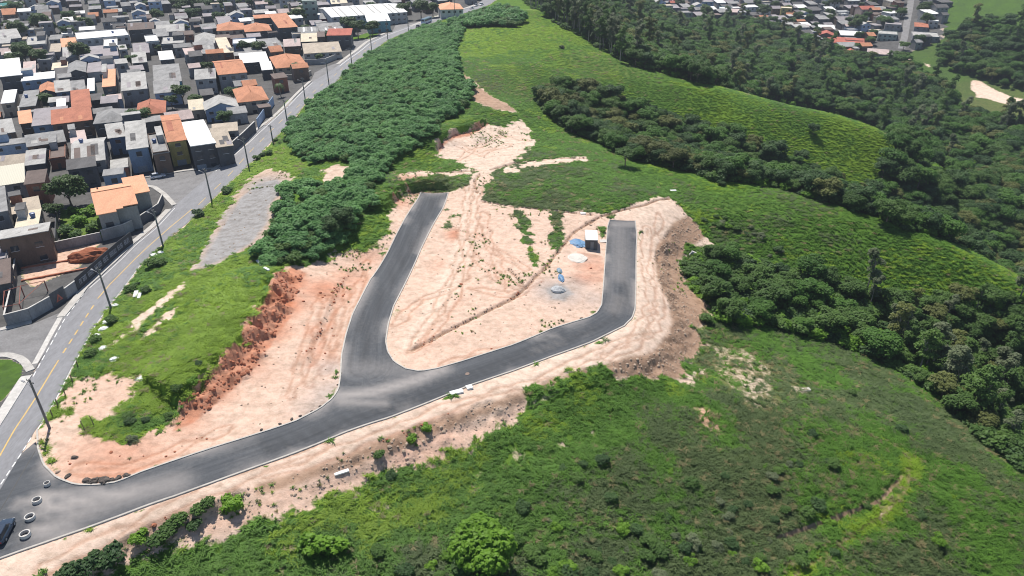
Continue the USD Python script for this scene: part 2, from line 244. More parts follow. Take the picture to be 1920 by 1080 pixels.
# ground cover from outlines seen in the photograph: soil, red soil, grey gravel; grass tones
Z1 = ZB + F
GRID = RegularGridInterpolator((GX, GY), Z1.reshape(XX.shape), bounds_error=False, fill_value=-80.0)
def hgt(x, y): return GRID(np.stack([np.asarray(x, float), np.asarray(y, float)], -1))
def spot(pts): pts = np.asarray(pts, float).reshape(-1, 2); return march(pts[:, 0], pts[:, 1], hgt)
def spot1(px, py): return spot([(px, py)])[0]
def W2(pts): return spot(pts)[:, :2]
SOIL = [
 [(330,806),(362,795),(425,747),(480,700),(532,630),(562,560),(580,515),(565,498),(540,498),(512,520),(496,555),(466,592),(436,640),(410,668),(396,690),(378,712),(348,752),(326,790)],
 [(66,812),(72,870),(105,903),(160,917),(225,910),(330,870),(480,820),(600,772),(640,735),(648,660),(668,585),(700,525),(735,470),(792,358),(765,352),(742,372),(733,395),(722,440),(700,462),(640,476),(600,488),(565,503),(522,520),(502,556),(474,605),(448,640),(420,668),(402,695),(376,738),(345,776),(300,802),(255,826),(190,822),(165,806),(150,778),(118,765),(95,790),(84,800)],
 [(150,705),(205,698),(264,708),(252,745),(215,765),(190,790),(140,788),(112,772),(112,735)],
 [(205,640),(232,622),(262,597),(270,604),(240,630),(212,648)], [(262,596),(300,562),(345,528),(352,534),(305,572),(272,604)],[(240,655),(300,598),(340,560),(346,566),(300,612),(248,664)],
 [(470,330),(505,318),(540,326),(546,345),(520,385),(512,420),(480,460),(430,485),(390,502),(364,505),(382,465),(408,420),(435,372)],
 [(605,318),(630,308),(665,313),(658,335),(636,346),(610,336)],
 [(838,361),(870,350),(885,330),(890,320),(905,318),(925,335),(905,372),(930,384),(1010,392),(1060,399),(1100,394),(1130,398),(1150,412),(1142,540),(1135,578),(1110,600),(960,655),(870,682),(815,698),(760,698),(722,665),(718,630),(735,570),(760,520),(800,440)],
 [(820,290),(824,268),(850,253),(880,248),(915,230),(945,238),(972,224),(990,240),(1004,262),(985,285),(962,305),(935,318),(912,330),(888,322),(860,300)],
 [(940,316),(1000,302),(1060,295),(1097,294),(1098,302),(1060,304),(1000,314),(945,326)],[(745,326),(800,321),(890,315),(892,323),(800,330),(748,336)],
 [(1140,412),(1150,397),(1200,384),(1252,368),(1268,380),(1296,412),(1325,440),(1330,458),(1285,462),(1275,490),(1292,535),(1338,575),(1312,612),(1322,648),(1292,672),(1280,705),(1330,690),(1300,720),(1250,712),(1210,700),(1170,706),(1120,690),(1080,700),(1040,712),(1010,722),(988,736),(985,760),(955,795),(905,832),(850,845),(830,870),(745,880),(655,917),(562,960),(480,988),(400,1004),(335,1030),(262,1050),(207,1073),(110,1100),(-100,1160),(-100,1080),(0,1042),(200,972),(480,870),(730,779),(960,692),(1110,638),(1186,592),(1190,430)],
 [(835,128),(858,124),(882,150),(915,176),(962,200),(966,210),(925,206),(885,186),(858,158)],
 [(905,384),(935,388),(960,386),(1015,394),(1010,420),(985,440),(950,430),(915,410)],
]
SOFT = [  # thin, half bare places in the grass: outline, strength
 ([(660,944),(700,930),(745,938),(738,965),(700,968)], .5), ([(890,880),(940,850),(955,862),(905,900),(840,910)], .45), ([(1300,765),(1345,775),(1360,810),(1320,812)], .52), ([(1325,640),(1400,650),(1455,695),(1465,770),(1410,775),(1340,705)], .47), ([(1290,760),(1335,765),(1365,812),(1320,815)], .54), ([(1370,700),(1440,705),(1450,740),(1400,745)], .53), ([(1100,800),(1112,795),(1118,815),(1104,820)], .6), ([(1040,828),(1060,822),(1068,838),(1050,842)], .6), ([(1140,905),(1180,895),(1186,912),(1150,915)], .5), ([(520,1030),(535,1028),(533,1060),(518,1062)], .55), ([(955,830),(990,850),(985,880),(958,868)], .55), ([(1040,790),(1068,815),(1060,825),(1036,805)], .5),
 ([(1480,722),(1520,724),(1520,738),(1485,736)], .6), ([(820,860),(870,830),(960,790),(1060,730),(1030,712),(950,770),(860,835)], .36), ([(960,760),(1055,722),(1062,740),(1000,775)], .5), ([(470,980),(560,955),(600,960),(480,1010)], .2),
 ([(940,400),(1060,398),(1110,400),(1060,440),(1000,500),(960,480)], .1), ([(1010,90),(1030,60),(1040,70)], .3), ([(968,165),(985,130),(990,135),(972,170)], .45), ([(1380,390),(1490,408),(1490,414),(1380,398)], .42), ([(1270,170),(1330,185),(1400,220),(1440,255),(1425,255),(1370,215),(1290,185)], .3), ([(920,360),(1000,350),(1100,370),(1000,380)], .3),
 ([(360,780),(420,730),(400,760),(370,800)], .2),([(150,795),(200,800),(240,822),(180,818)],.2),([(1400,1060),(1480,1000),(1560,960),(1480,1040)],.2)]
GREEN = [  # weeds standing on bare ground
 ([(962,392),(985,395),(1000,450),(1015,490),(1000,502),(985,470)], .9), ([(1035,392),(1052,395),(1055,430),(1060,460),(1035,468),(1032,430)], 1.0), ([(840,392),(862,400),(850,440),(820,440)], .55), ([(745,545),(765,540),(760,580),(735,620),(732,590)], .35), ([(810,470),(860,450),(850,500),(790,520)], .35),
 ([(1115,425),(1138,420),(1136,445),(1118,440)], .8), ([(1000,600),(1050,590),(1048,610),(1010,615)], .3), ([(85,815),(105,830),(110,880),(85,870)], .6), ([(905,345),(1000,345),(1090,365),(1000,385),(930,378)], .8), ([(300,862),(400,835),(360,858)], .35), ([(560,560),(570,540),(575,560)], .4),
 ([(770,340),(870,326),(878,345),(800,352)], .75), ([(430,480),(480,470),(520,500),(470,560)], 1.0), ([(180,795),(260,800),(250,820),(180,812)], .7)]
soil = np.full(X.shape, -9.0)
edge = (fbm(np.stack([X * .30, Y * .30, 0 * X], -1), 3, 12) - .5) * 4.2 + (fbm(np.stack([X * 1.1, Y * 1.1, 0 * X], -1), 2, 13) - .5) * 2.0
for p in SOIL: soil = np.maximum(soil, sd_poly(X, Y, W2(p), 9.0) + edge)
soil = np.clip(.5 + soil / 5.0, 0, 1)
for p, k in SOFT: soil = np.maximum(soil, k * sstep(-2.5, 1.5, sd_poly(X, Y, W2(p), 9.0)))
for p, k in GREEN: soil = soil * (1 - .85 * k * sstep(-1.6, 1.6, sd_poly(X, Y, W2(p), 9.0) + edge * .9))
def blobs(L):
    """(column, row, radius in metres, strength) patches"""
    out = np.zeros(X.shape); c = W2([(a, b) for a, b, _, _ in L])
    for (x0, y0), (_, _, r, k) in zip(c, L): out = np.maximum(out, k * np.exp(-((X - x0) ** 2 + (Y - y0) ** 2) / (r * r)))
    return out
red = blobs([(520,560,6,1),(545,520,5,1),(500,610,5,.85),(450,680,5,.8),(400,730,5,.75),(350,790,6,.7),(610,540,7,.75),(650,520,6,.65),(690,480,5,.45),(590,620,4,.45),(230,850,12,.62),(150,850,8,.5),(330,830,7,.45),(1110,500,6,.75),(1095,520,4,.7),(862,440,4,.95),(850,500,6,.45),(880,560,7,.2),(1210,410,6,.2),(740,370,5,.6),(600,660,5,.35),(660,770,5,.35),(650,940,10,.3),(480,700,6,.35),(800,830,12,.3),(60,1080,14,.32),(830,620,10,.2),(1330,790,6,.6),(900,180,8,.35),(200,740,10,.25),(790,640,6,.3),(770,340,5,.6),(1000,540,4,.4)])
grey = blobs([(450,400,8,.95),(430,450,8,.95),(490,345,6,.85),(395,485,5,.9),(1040,545,5,.75),(1060,550,5,.6),(1075,535,4,.5),(905,262,4,.3),(615,735,4,.55),(590,760,4,.45),(620,690,3,.5),(1085,483,3,.4),(1110,560,4,.4),(850,270,3,.3)])
def areas(L, soft=.6):
    out = np.zeros(X.shape)
    for p, k in L: out = np.maximum(out, k * sstep(-soft, soft, sd_poly(X, Y, W2(p), 6.0) + edge * .22))
    return out
grey = np.maximum(grey, areas([([(480,345),(522,333),(533,350),(507,385),(502,420),(472,457),(432,480),(395,497),(370,502),(393,460),(418,420),(445,375)], 1.0), ([(1020,540),(1040,528),(1062,535),(1078,552),(1060,566),(1030,562)], .95), ([(1068,478),(1085,474),(1098,484),(1085,494),(1070,490)], .5), ([(598,728),(640,700),(634,742),(590,772),(560,785),(575,760)], .5)], 1.2))
brown = areas([([(1050,716),(1060,702),(1135,682),(1185,670),(1230,655),(1252,625),(1260,602),(1255,572),(1237,540),(1226,485),(1235,455),(1262,420),(1290,405),(1330,440),(1290,465),(1272,492),(1290,537),(1338,577),(1312,612),(1325,645),(1292,680),(1287,712),(1185,708),(1090,702)], .95), ([(985,733),(855,773),(767,806),(605,871),(480,909),(480,930),(605,893),(705,860),(820,812),(985,752),(1050,720),(1050,704)], .85), ([(400,935),(312,966),(250,996),(190,1030),(215,1035),(300,992),(400,956)], .5),
 ([(835,128),(858,124),(882,150),(915,176),(962,200),(966,210),(925,206),(885,186),(858,158)], .85)])
red = np.maximum(np.clip(red * .95 + .5 * (fbm(np.stack([X * .055, Y * .055, 0 * X], -1), 3, 44) - .5), 0, 1), areas([([(578,512),(560,545),(545,600),(527,625),(480,695),(425,742),(362,795),(325,808),(336,770),(378,712),(396,690),(436,640),(466,592),(496,555),(512,520),(545,500)], .85), ([(640,545),(622,580),(605,620),(592,655),(575,690),(590,690),(612,640),(632,590),(650,550)], .55), ([(730,395),(742,375),(765,352),(800,345),(840,350),(840,358),(795,355),(760,362),(740,380)], .8), ([(820,290),(826,266),(850,250),(880,246),(918,226),(918,232),(880,254),(850,260),(832,272)], .8), ([(1080,470),(1130,480),(1132,530),(1090,530)], .55)]))

red = np.maximum(red, areas([(SOIL[1], .2), (SOIL[8], .2), (SOIL[2], .3), ([(110,1090),(262,1040),(480,985),(655,915),(850,850),(960,795),(985,755),(900,790),(700,862),(480,930),(300,992),(100,1085)], .3)], 1.5))
red = red * (1 - areas([([(880,320),(908,322),(895,380),(890,470),(852,560),(802,622),(770,662),(742,650),(788,590),(828,510),(853,460),(864,390)], .85)], 1.0)); VERGE = [(1190,414),(1200,390),(1250,372),(1283,404),(1258,424),(1233,455),(1224,485),(1235,540),(1253,572),(1258,602),(1250,624),(1228,653),(1184,667),(1135,679),(1060,699),(960,729),(855,769),(767,802),(605,867),(480,904),(312,962),(120,1067),(0,1100),(-60,1110),(-60,1060),(0,1046),(200,975),(480,874),(730,782),(960,695),(1110,640),(1190,577)]
verge = areas([(VERGE, 1.0)], .8); red = red * (1 - .85 * verge); brown = np.maximum(brown, areas([(SOIL[6], .5), (SOIL[7], .3)], 1.0))
tr = sstep(.62, .1, trench); red = np.clip(np.maximum(red, .35 * tr), 0, 1); brown = np.clip(np.maximum(brown, .9 * tr), 0, 1); red = np.clip(red + .3 * np.exp(-(ruts / .3) ** 2), 0, 1); brown = np.clip(np.maximum(brown, .4 * np.exp(-(ruts / .28) ** 2)), 0, 1)
soil = np.maximum(soil, np.where(trench < 1.0, .8 * sstep(.9, .4, trench), 0))
TONE = [  # (column, row, brightness of the green 0..1, straw 0..1)
 (950,60,.86,.05),(900,90,.86,.05),(1000,90,.74,.1),(900,130,.52,.25),(950,160,.45,.35),(1040,170,.5,.2),(1000,230,.55,.1),(1100,280,.42,.1),(1000,330,.3,.2),(1050,370,.22,.3),(940,350,.3,.25),(1180,300,.55,.05),(1240,315,.8,.05),(1330,345,.85,.05),(1200,340,.4,.1),(1300,360,.42,.1),(1420,400,.55,.15),(1500,440,.5,.22),(1600,440,.58,.1),(1700,470,.6,.08),(1550,480,.66,.06),(1650,500,.66,.05),(1300,400,.6,.05),(1800,520,.72,.05),(1850,550,.74,.05),(1700,520,.65,.05),(1400,450,.42,.1),
 (1230,170,.55,.2),(1330,215,.74,.05),(1450,240,.7,.08),(1560,260,.8,.05),(1620,300,.8,.05),(1150,130,.5,.3),(1500,215,.6,.25),(1100,110,.55,.3),
 (250,560,.8,.1),(300,620,.98,.15),(380,560,.98,.1),(330,700,1.0,.12),(430,600,.95,.08),(280,660,1.0,.2),(360,640,1.0,.1),(260,780,.62,.05),(350,730,.6,.05),(220,650,.8,.2),(400,330,.6,.1),(350,450,.8,.15),(560,300,.7,.08),(540,280,.7,.15),(690,400,.75,.05),(720,430,.75,.05),(740,300,.62,.05),(720,330,.6,.05),(860,230,.62,.05),(640,520,.5,.1),(800,345,.35,.35),
 (1150,740,.7,.03),(1250,740,.72,.03),(1100,800,.66,.04),(1200,830,.55,.05),(1000,870,.7,.03),(900,930,.58,.05),(700,980,.6,.05),(500,1020,.62,.05),(600,960,.6,.03),(800,900,.62,.03),(350,1060,.58,.08),(600,1060,.45,.25),(800,1060,.35,.2),(1050,960,.4,.15),(1200,950,.34,.2),(1300,870,.32,.25),(1100,1050,.22,.15),(1300,1040,.25,.15),(1450,980,.18,.45),(1400,700,.3,.5),(1450,780,.28,.4),(1550,800,.3,.25),(1550,900,.24,.35),(1650,780,.32,.25),(1750,860,.36,.2),(1700,950,.36,.25),(1850,950,.38,.15),(1850,1050,.38,.18),(1650,1050,.4,.22),(1550,1030,.55,.2),(1680,930,.8,.35),(1600,990,.85,.4),(1500,640,.4,.1),(1600,720,.32,.2),(1780,1000,.4,.18),
 (1860,130,.3,.3),(1900,12,.4,.15),(1880,205,.3,.35),(1780,140,.35,.2),(1830,160,.3,.3),(200,300,.3,.2),(150,420,.6,.3),(20,710,.4,0),(515,205,.6,.05),(790,40,.6,.1)]
tp = W2([t[:2] for t in TONE]); ta = np.array([t[2:] for t in TONE])
ta[:, 0] = np.clip(ta[:, 0] * .95 + .05, 0, 1)
num = np.zeros((len(X), 2)); den = np.zeros(len(X))
for (x0, y0), a in zip(tp, ta):
    w = 1.0 / ((X - x0) ** 2 + (Y - y0) ** 2 + 12.0) ** 1.6; num += w[:, None] * a; den += w
tone = num / den[:, None]
TOWN = W2([(-260,1150),(-70,925),(0,795),(62,700),(150,560),(252,458),(325,388),(462,268),(540,196),(635,120),(725,62),(815,30),(910,0)])
TOWN = np.vstack([TOWN, [(0, 640), (-60, 900), (-520, 900), (-520, 40)]])
town = sstep(-.6, .6, sd_poly(X, Y, TOWN, 3.0))
TOWN2 = [W2([(1225,2),(1240,26),(1300,36),(1420,46),(1480,66),(1535,96),(1600,118),(1640,112),(1700,100),(1770,72),(1765,20),(1770,0)])]
TOWN2[0] = np.vstack([TOWN2[0], [(430, 760), (200, 860)]])
town2 = sstep(-3, 3, sd_poly(X, Y, TOWN2[0], 9.0))
LOTG = [W2(p) for p in ([(110,392),(190,395),(192,448),(112,466)], [(-60,672),(20,674),(44,686),(42,705),(10,745),(-60,800)], [(492,238),(540,186),(552,188),(500,238)], [(640,76),(700,58),(712,62),(695,72),(656,76)], [(40,478),(190,455),(150,500),(60,540),(40,520)])]
lotg = np.zeros(X.shape)
for p in LOTG: lotg = np.maximum(lotg, sstep(-.5, .5, sd_poly(X, Y, p, 3.0)))
plot_ = sstep(-.5, .5, sd_poly(X, Y, LOTG[4], 3.0)); soil = np.maximum(soil, .6 * plot_); soil = np.maximum(soil, .34 * sstep(-.5, .5, sd_poly(X, Y, LOTG[0], 3.0))); red = np.maximum(red, .35 * plot_)
tt = np.maximum(town, town2) * (1 - lotg)
soil = np.maximum(soil, tt); grey = np.maximum(grey, tt * .7); brown = np.maximum(brown, .85 * tt)
dirt2 = [[(1688,100),(1692,84),(1640,80),(1622,88),(1655,100)], [(1700,104),(1745,124),(1742,128),(1698,110)], [(1815,150),(1838,152),(1868,172),(1920,186),(1920,205),(1870,190),(1832,182)], [(1742,150),(1760,150),(1758,160),(1742,160)]]
for p in dirt2: soil = np.maximum(soil, np.clip(.5 + sd_poly(X, Y, spot0(p), 9.0) / 5, 0, 1))
soil = np.where(road_sd > -.4, np.maximum(soil, .8), soil)
PATHD, _, _ = seg_dist(X, Y, W2([(1706,860),(1703,915),(1665,955),(1605,998),(1545,1042),(1480,1085)])); DITD, _, _ = seg_dist(X, Y, W2([(1460,1010),(1530,985),(1610,955),(1650,940),(1690,895)]))
tone[:, 0] = np.maximum(tone[:, 0], .98 * np.exp(-(PATHD / 2.6) ** 2)); tone[:, 1] = np.maximum(tone[:, 1], .55 * np.exp(-(PATHD / .9) ** 2)); soil = np.maximum(soil, np.maximum(.44 * np.exp(-(PATHD / .7) ** 2), .62 * np.exp(-(DITD / .7) ** 2))); brown = np.maximum(brown, np.exp(-(DITD / 1.2) ** 2))
COVER = np.stack([soil, red, grey], -1); TONEC = np.stack([tone[:, 0], tone[:, 1], brown], -1)

# small relief: tussocks in the grass, ruts in the soil, rills on the cut slopes
SPC = np.maximum(np.gradient(GX)[:, None], np.gradient(GY)[None, :]).ravel(); fine1, fine2 = 1 - sstep(.6, 1.1, SPC), 1 - sstep(1.4, 2.6, SPC)
gm = (1 - sstep(.35, .6, soil)) * free; q = np.stack([X, Y, 0 * X], -1)
Z = Z1 + gm * (1 - .75 * sstep(190, 270, Y)) * ((fbm(q * .22, 2, 1) - .5) * .7 * fine2 + (fbm(q * .9, 2, 2) - .5) * .35 * fine1) + (1 - gm) * free * (1 - tt) * ((fbm(q * .35, 3, 3) - .5) * .22 + (vnoise(q * 1.3, 4) - .5) * .10)
steep = np.hypot(*np.gradient(Z1.reshape(XX.shape), GX, GY)).ravel()
Z += (.35 + .3 * (red > .4)) * (1 - gm) * free * (1 - tt) * sstep(.35, .8, steep) * (fbm(np.stack([X * 1.1, Y * 1.1, Z1 * .4], -1), 2, 6) - .5) * .9
Z -= np.where(road_sd > .15, .16, np.where(road_sd > -.5, .05, 0))
Zg = Z.reshape(XX.shape)
GRID = RegularGridInterpolator((GX, GY), Zg, bounds_error=False, fill_value=-80.0)
gxn, gyn = np.gradient(Zg, GX, GY); NRM = np.stack([-gxn.ravel(), -gyn.ravel(), np.ones(len(X))], -1); NRM /= np.linalg.norm(NRM, axis=1, keepdims=True)
def field(a): return RegularGridInterpolator((GX, GY), a.reshape(XX.shape), bounds_error=False, fill_value=0.0)
SOILF, TONEF, ROADF, TOWNF = field(soil), field(tone[:, 0]), RegularGridInterpolator((GX, GY), road_sd.reshape(XX.shape), bounds_error=False, fill_value=-6.0), field(np.maximum(town, town2))
STRAWF = field(tone[:, 1])

gn = {'g': ('geometry', {}), 'cov': ('attribute', {'attribute': 'cover'}), 'ton': ('attribute', {'attribute': 'tone'}), 'c': ('separate_color', {}), 't': ('separate_color', {}),
 'nA': ('noise_texture', {'scale': .9, 'detail': 6.0, 'roughness': .7}), 'nB': ('noise_texture', {'scale': .11, 'detail': 4.0, 'roughness': .6}), 'nC': ('noise_texture', {'scale': 4.5, 'detail': 3.0, 'roughness': .7}),
 'mp': ('mapping', {'rotation': (0, 0, .45), 'scale': (.45, .8, .5)}), 'nD': ('noise_texture', {'scale': .8, 'detail': 5.0, 'roughness': .65}),
 # grass
 'ga': ('math', {'math_type': 'multiply_add', 'value2': .55}), 'gb': ('math', {'math_type': 'multiply_add', 'value2': .4}), 'gc': ('math', {'math_type': 'subtract', 'value2': .48}),
 'gr': ('rgb_ramp', {'ramp': [(0.0, (.040, .056, .022)), (.35, (.054, .096, .024)), (.65, (.080, .152, .020)), (1.0, (.155, .235, .022))]}),
 'sa': ('math', {'math_type': 'multiply'}), 'sb': ('map_range', {'from_min': .12, 'from_max': .34, 'clamp': True}), 'gs': ('mix', {'color2': (.21, .165, .075)}),
 # soil
 'ra': ('math', {'math_type': 'multiply_add', 'value2': .5}), 'rb': ('math', {'math_type': 'subtract', 'value2': .25, 'use_clamp': True}), 'sr': ('mix', {'color1': (.645, .51, .415), 'color2': (.45, .185, .105)}),
 'br': ('mix', {'color2': (.34, .225, .155)}), 'gy': ('mix', {'color2': (.29, .283, .28)}), 'sv': ('rgb_ramp', {'ramp': [(.28, (.70, .67, .64)), (.5, (.98, .97, .96)), (.72, (1.12, 1.12, 1.12))]}), 'sx': ('mix', {'mix_type': 'multiply', 'fac': 1.0}),
 'sv2': ('rgb_ramp', {'ramp': [(.33, (.80, .77, .74)), (.6, (1.04, 1.04, 1.04))]}), 'sx2': ('mix', {'mix_type': 'multiply', 'fac': 1.0}),
 # limit between them
 'ea': ('math', {'math_type': 'multiply_add', 'value2': .42}), 'eb': ('math', {'math_type': 'multiply_add', 'value2': .3}), 'ec': ('map_range', {'from_min': .80, 'from_max': .93, 'clamp': True}),
 'mix': ('mix', {}), 'bh': ('math', {'math_type': 'multiply_add', 'value2': .5}), 'bu': ('bump', {'strength': .6, 'distance': .25}), 'p': ('principled_bsdf', {'roughness': .95, 'specular_ior_level': .1})}
gl = [('cov.color', 'c.color'), ('ton.color', 't.color'), ('g.position', 'nA.vector'), ('g.position', 'nB.vector'), ('g.position', 'nC.vector'), ('g.position', 'mp.vector'), ('mp.vector', 'nD.vector'),
 ('nA.fac', 'ga.value1'), ('t.r', 'ga.value3'), ('nB.fac', 'gb.value1'), ('ga.value', 'gb.value3'), ('gb.value', 'gc.value1'), ('gc.value', 'gr.fac'), ('t.g', 'sa.value1'), ('nA.fac', 'sa.value2'), ('sa.value', 'sb.value'), ('sb.result', 'gs.fac'), ('gr.color', 'gs.color1'),
 ('nD.fac', 'ra.value1'), ('c.g', 'ra.value3'), ('ra.value', 'rb.value1'), ('rb.value', 'sr.fac'), ('t.b', 'br.fac'), ('sr.color', 'br.color1'), ('c.b', 'gy.fac'), ('br.color', 'gy.color1'), ('nD.fac', 'sv.fac'), ('gy.color', 'sx.color1'), ('sv.color', 'sx.color2'), ('nA.fac', 'sv2.fac'), ('sx.color', 'sx2.color1'), ('sv2.color', 'sx2.color2'),
 ('nA.fac', 'ea.value1'), ('c.r', 'ea.value3'), ('nC.fac', 'eb.value1'), ('ea.value', 'eb.value3'), ('eb.value', 'ec.value'), ('ec.result', 'mix.fac'), ('gs.color', 'mix.color1'), ('sx2.color', 'mix.color2'),
 ('nC.fac', 'bh.value1'), ('nA.fac', 'bh.value3'), ('bh.value', 'bu.height'), ('bu.normal', 'p.normal'), ('mix.color', 'p.base_color')]
GROUND = mat('ground', gn, gl, 'p.BSDF')
ii, jj = np.meshgrid(np.arange(len(GX) - 1), np.arange(len(GY) - 1), indexing='ij'); k0 = (ii * len(GY) + jj).ravel(); nY = len(GY)
Q = np.stack([k0, k0 + nY, k0 + nY + 1, k0 + 1], 1)
qs, qt, qx, qy = soil[Q].mean(1), np.maximum(town, town2)[Q].mean(1), X[Q].mean(1), Y[Q].mean(1)
cls = np.where((qt > .5) & (lotg[Q].mean(1) < .5), 0, np.where(qs > .5, 1, np.where((qx > 60) & (qy > 205 + .25 * (qx - 60)), 2, 3)))
for k, nm in enumerate(('town_ground', 'bare_soil', 'valley_ground', 'grass_slope')):
    if k == 0: TOWNG = stained('town_ground', (.095, .092, .09), .9, .45, .25)
    q_ = Q[cls == k]; u, inv = np.unique(q_, return_inverse=True)
    tag(mesh(nm, np.stack([X, Y, Z], -1)[u], inv.reshape(-1, 4), GROUND if k else TOWNG, normals=NRM[u], colors={'cover': COVER[u], 'tone': TONEC[u]}), kind='structure')

# ------------------------------------------------------------------ roads: sheets draped on the general lie of the land
def drape(poly, cell, off):
    V, Fc, n = [], [], 0; x0, y0, x1, y1 = poly.bounds; shapely.prepare(poly)
    for i in np.arange(math.floor(x0 / cell), math.ceil(x1 / cell)):
        for j in np.arange(math.floor(y0 / cell), math.ceil(y1 / cell)):
            c = sbox(i * cell, j * cell, (i + 1) * cell, (j + 1) * cell)
            if not poly.intersects(c): continue
            g = c if poly.contains(c) else poly.intersection(c)
            for h in getattr(g, 'geoms', [g]):
                if h.geom_type != 'Polygon' or h.area < 1e-4: continue
                if h is c: v, f = np.array(c.exterior.coords)[:4], np.array([[0, 1, 2], [0, 2, 3]])
                else:
                    v, f = trimesh.creation.triangulate_polygon(h, engine='earcut'); v = np.asarray(v); f = np.asarray(f)
                if not len(f): continue
                a = v[f]; flip = np.cross(a[:, 1] - a[:, 0], a[:, 2] - a[:, 0]) < 0; f = np.where(flip[:, None], f[:, ::-1], f)
                V.append(v); Fc.append(f + n); n += len(v)
    v = np.vstack(V); e = .5; z = base(v[:, 0], v[:, 1])
    nr = np.stack([-(base(v[:, 0] + e, v[:, 1]) - base(v[:, 0] - e, v[:, 1])) / (2 * e), -(base(v[:, 0], v[:, 1] + e) - base(v[:, 0], v[:, 1] - e)) / (2 * e), np.ones(len(v))], -1)
    return np.column_stack([v, z + off]), np.vstack(Fc), nr / np.linalg.norm(nr, axis=1, keepdims=True)
def resample(L, s):
    ls = LineString(L); n = max(2, int(ls.length / s) + 1); return np.array([ls.interpolate(t).coords[0] for t in np.linspace(0, ls.length, n)])
def offset_pts(L, d):
    t = np.gradient(L, axis=0); t /= np.linalg.norm(t, axis=1, keepdims=True) + 1e-9
    return L + d * np.stack([-t[:, 1], t[:, 0]], -1)
def ribbon(L, d0, d1, z0, z1, s=1.2, m=None):
    """a band along a line, between offsets d0 < d1 to its left, from z0 to z1 above the ground's general lie (z0 None: a flat sheet)"""
    m = m or MB(); L = resample(L, s); a, b = offset_pts(L, d0), offset_pts(L, d1); za, zb = base(a[:, 0], a[:, 1]), base(b[:, 0], b[:, 1])
    A1, B1 = np.column_stack([a, za + z1]), np.column_stack([b, zb + z1]); n = len(L); k = np.arange(n - 1)
    if z0 is None: return m.add(np.vstack([A1, B1]), np.stack([k, k + 1, n + k + 1, n + k], 1))
    A0, B0 = np.column_stack([a, za + z0]), np.column_stack([b, zb + z0])
    f = [np.stack([k, k + 1, n + k + 1, n + k], 1), np.stack([2 * n + k, 2 * n + k + 1, k + 1, k], 1), np.stack([n + k, n + k + 1, 3 * n + k + 1, 3 * n + k], 1)]
    m.add(np.vstack([A1, B1, A0, B0]), np.vstack(f))
    return m.add(np.vstack([A1[0], B1[0], B0[0], A0[0], A1[-1], A0[-1], B0[-1], B1[-1]]), [[0, 1, 2, 3], [4, 5, 6, 7]])

an = {'g': ('geometry', {}), 'd': ('attribute', {'attribute': 'dust'}), 's': ('separate_color', {}), 'n1': ('noise_texture', {'scale': 1.1, 'detail': 7.0, 'roughness': .78}), 'n2': ('noise_texture', {'scale': 9.0, 'detail': 2.0}),
 'r': ('rgb_ramp', {'ramp': [(.3, (.93, .93, .94)), (.5, (1, 1, 1)), (.7, (1.06, 1.06, 1.05))]}), 'r2': ('rgb_ramp', {'ramp': [(.3, (.86, .86, .86)), (.7, (1.1, 1.1, 1.1))]}), 'x': ('mix', {'mix_type': 'multiply', 'fac': 1.0, 'color1': (.066, .071, .079)}), 'x2': ('mix', {'mix_type': 'multiply', 'fac': 1.0}),
 'da': ('math', {'math_type': 'multiply_add', 'value2': .36}), 'db': ('math', {'math_type': 'subtract', 'value2': .2, 'use_clamp': True}), 'm': ('mix', {'color2': (.34, .31, .29)}), 'm2': ('mix', {'color2': (.022, .023, .025)}), 'xyz': ('separate_xyz', {}), 'ca': ('math', {'math_type': 'multiply', 'value2': 26.0}), 'cb': ('math', {'math_type': 'multiply', 'value2': .05}), 'cc': ('math', {'math_type': 'multiply', 'value2': .05}), 'cv': ('combine_xyz', {}), 'n3': ('noise_texture', {'scale': 1.0, 'detail': 5.0, 'roughness': .7}), 'r3': ('rgb_ramp', {'ramp': [(.28, (.66, .67, .69)), (.5, (1, 1, 1)), (.72, (1.38, 1.35, 1.32))]}), 'x3': ('mix', {'mix_type': 'multiply', 'fac': 1.0}),
 'p': ('principled_bsdf', {'roughness': .82, 'specular_ior_level': .3})}
ASPH_NEW = mat('fresh_asphalt', an, [('d.color', 's.color'), ('g.position', 'n1.vector'), ('g.position', 'n2.vector'), ('n1.fac', 'r.fac'), ('n2.fac', 'r2.fac'), ('r.color', 'x.color2'), ('x.color', 'x2.color1'), ('r2.color', 'x2.color2'), ('n1.fac', 'da.value1'), ('s.r', 'da.value3'), ('da.value', 'db.value1'), ('db.value', 'm.fac'), ('s.g', 'm2.fac'), ('s.b', 'ca.value1'), ('g.position', 'xyz.vector'), ('xyz.x', 'cb.value1'), ('xyz.y', 'cc.value1'), ('ca.value', 'cv.x'), ('cb.value', 'cv.y'), ('cc.value', 'cv.z'), ('cv.vector', 'n3.vector'), ('n3.fac', 'r3.fac'), ('x2.color', 'x3.color1'), ('r3.color', 'x3.color2'), ('x3.color', 'm2.color1'), ('m2.color', 'm.color1'), ('m.color', 'p.base_color')], 'p.BSDF')
ASPH_OLD = stained('worn_asphalt', (.225, .225, .235), .85, .22, .5, streak=(1.0, .25, 1))
ASPH_SIDE = stained('street_asphalt', (.20, .195, .195), .85, .3, .3)
CONC = stained('pale_concrete', (.52, .50, .47), .85, .3, .9); KERB = stained('kerb_concrete', (.46, .43, .39), .85, .25, 1.2); PAVE = stained('paving_concrete', (.44, .42, .39), .85, .35, .5)
WHITE = stained('white_road_paint', (.74, .74, .72), .7, .25, 2.0); YELL = stained('yellow_road_paint', (.60, .40, .13), .7, .3, 2.0)

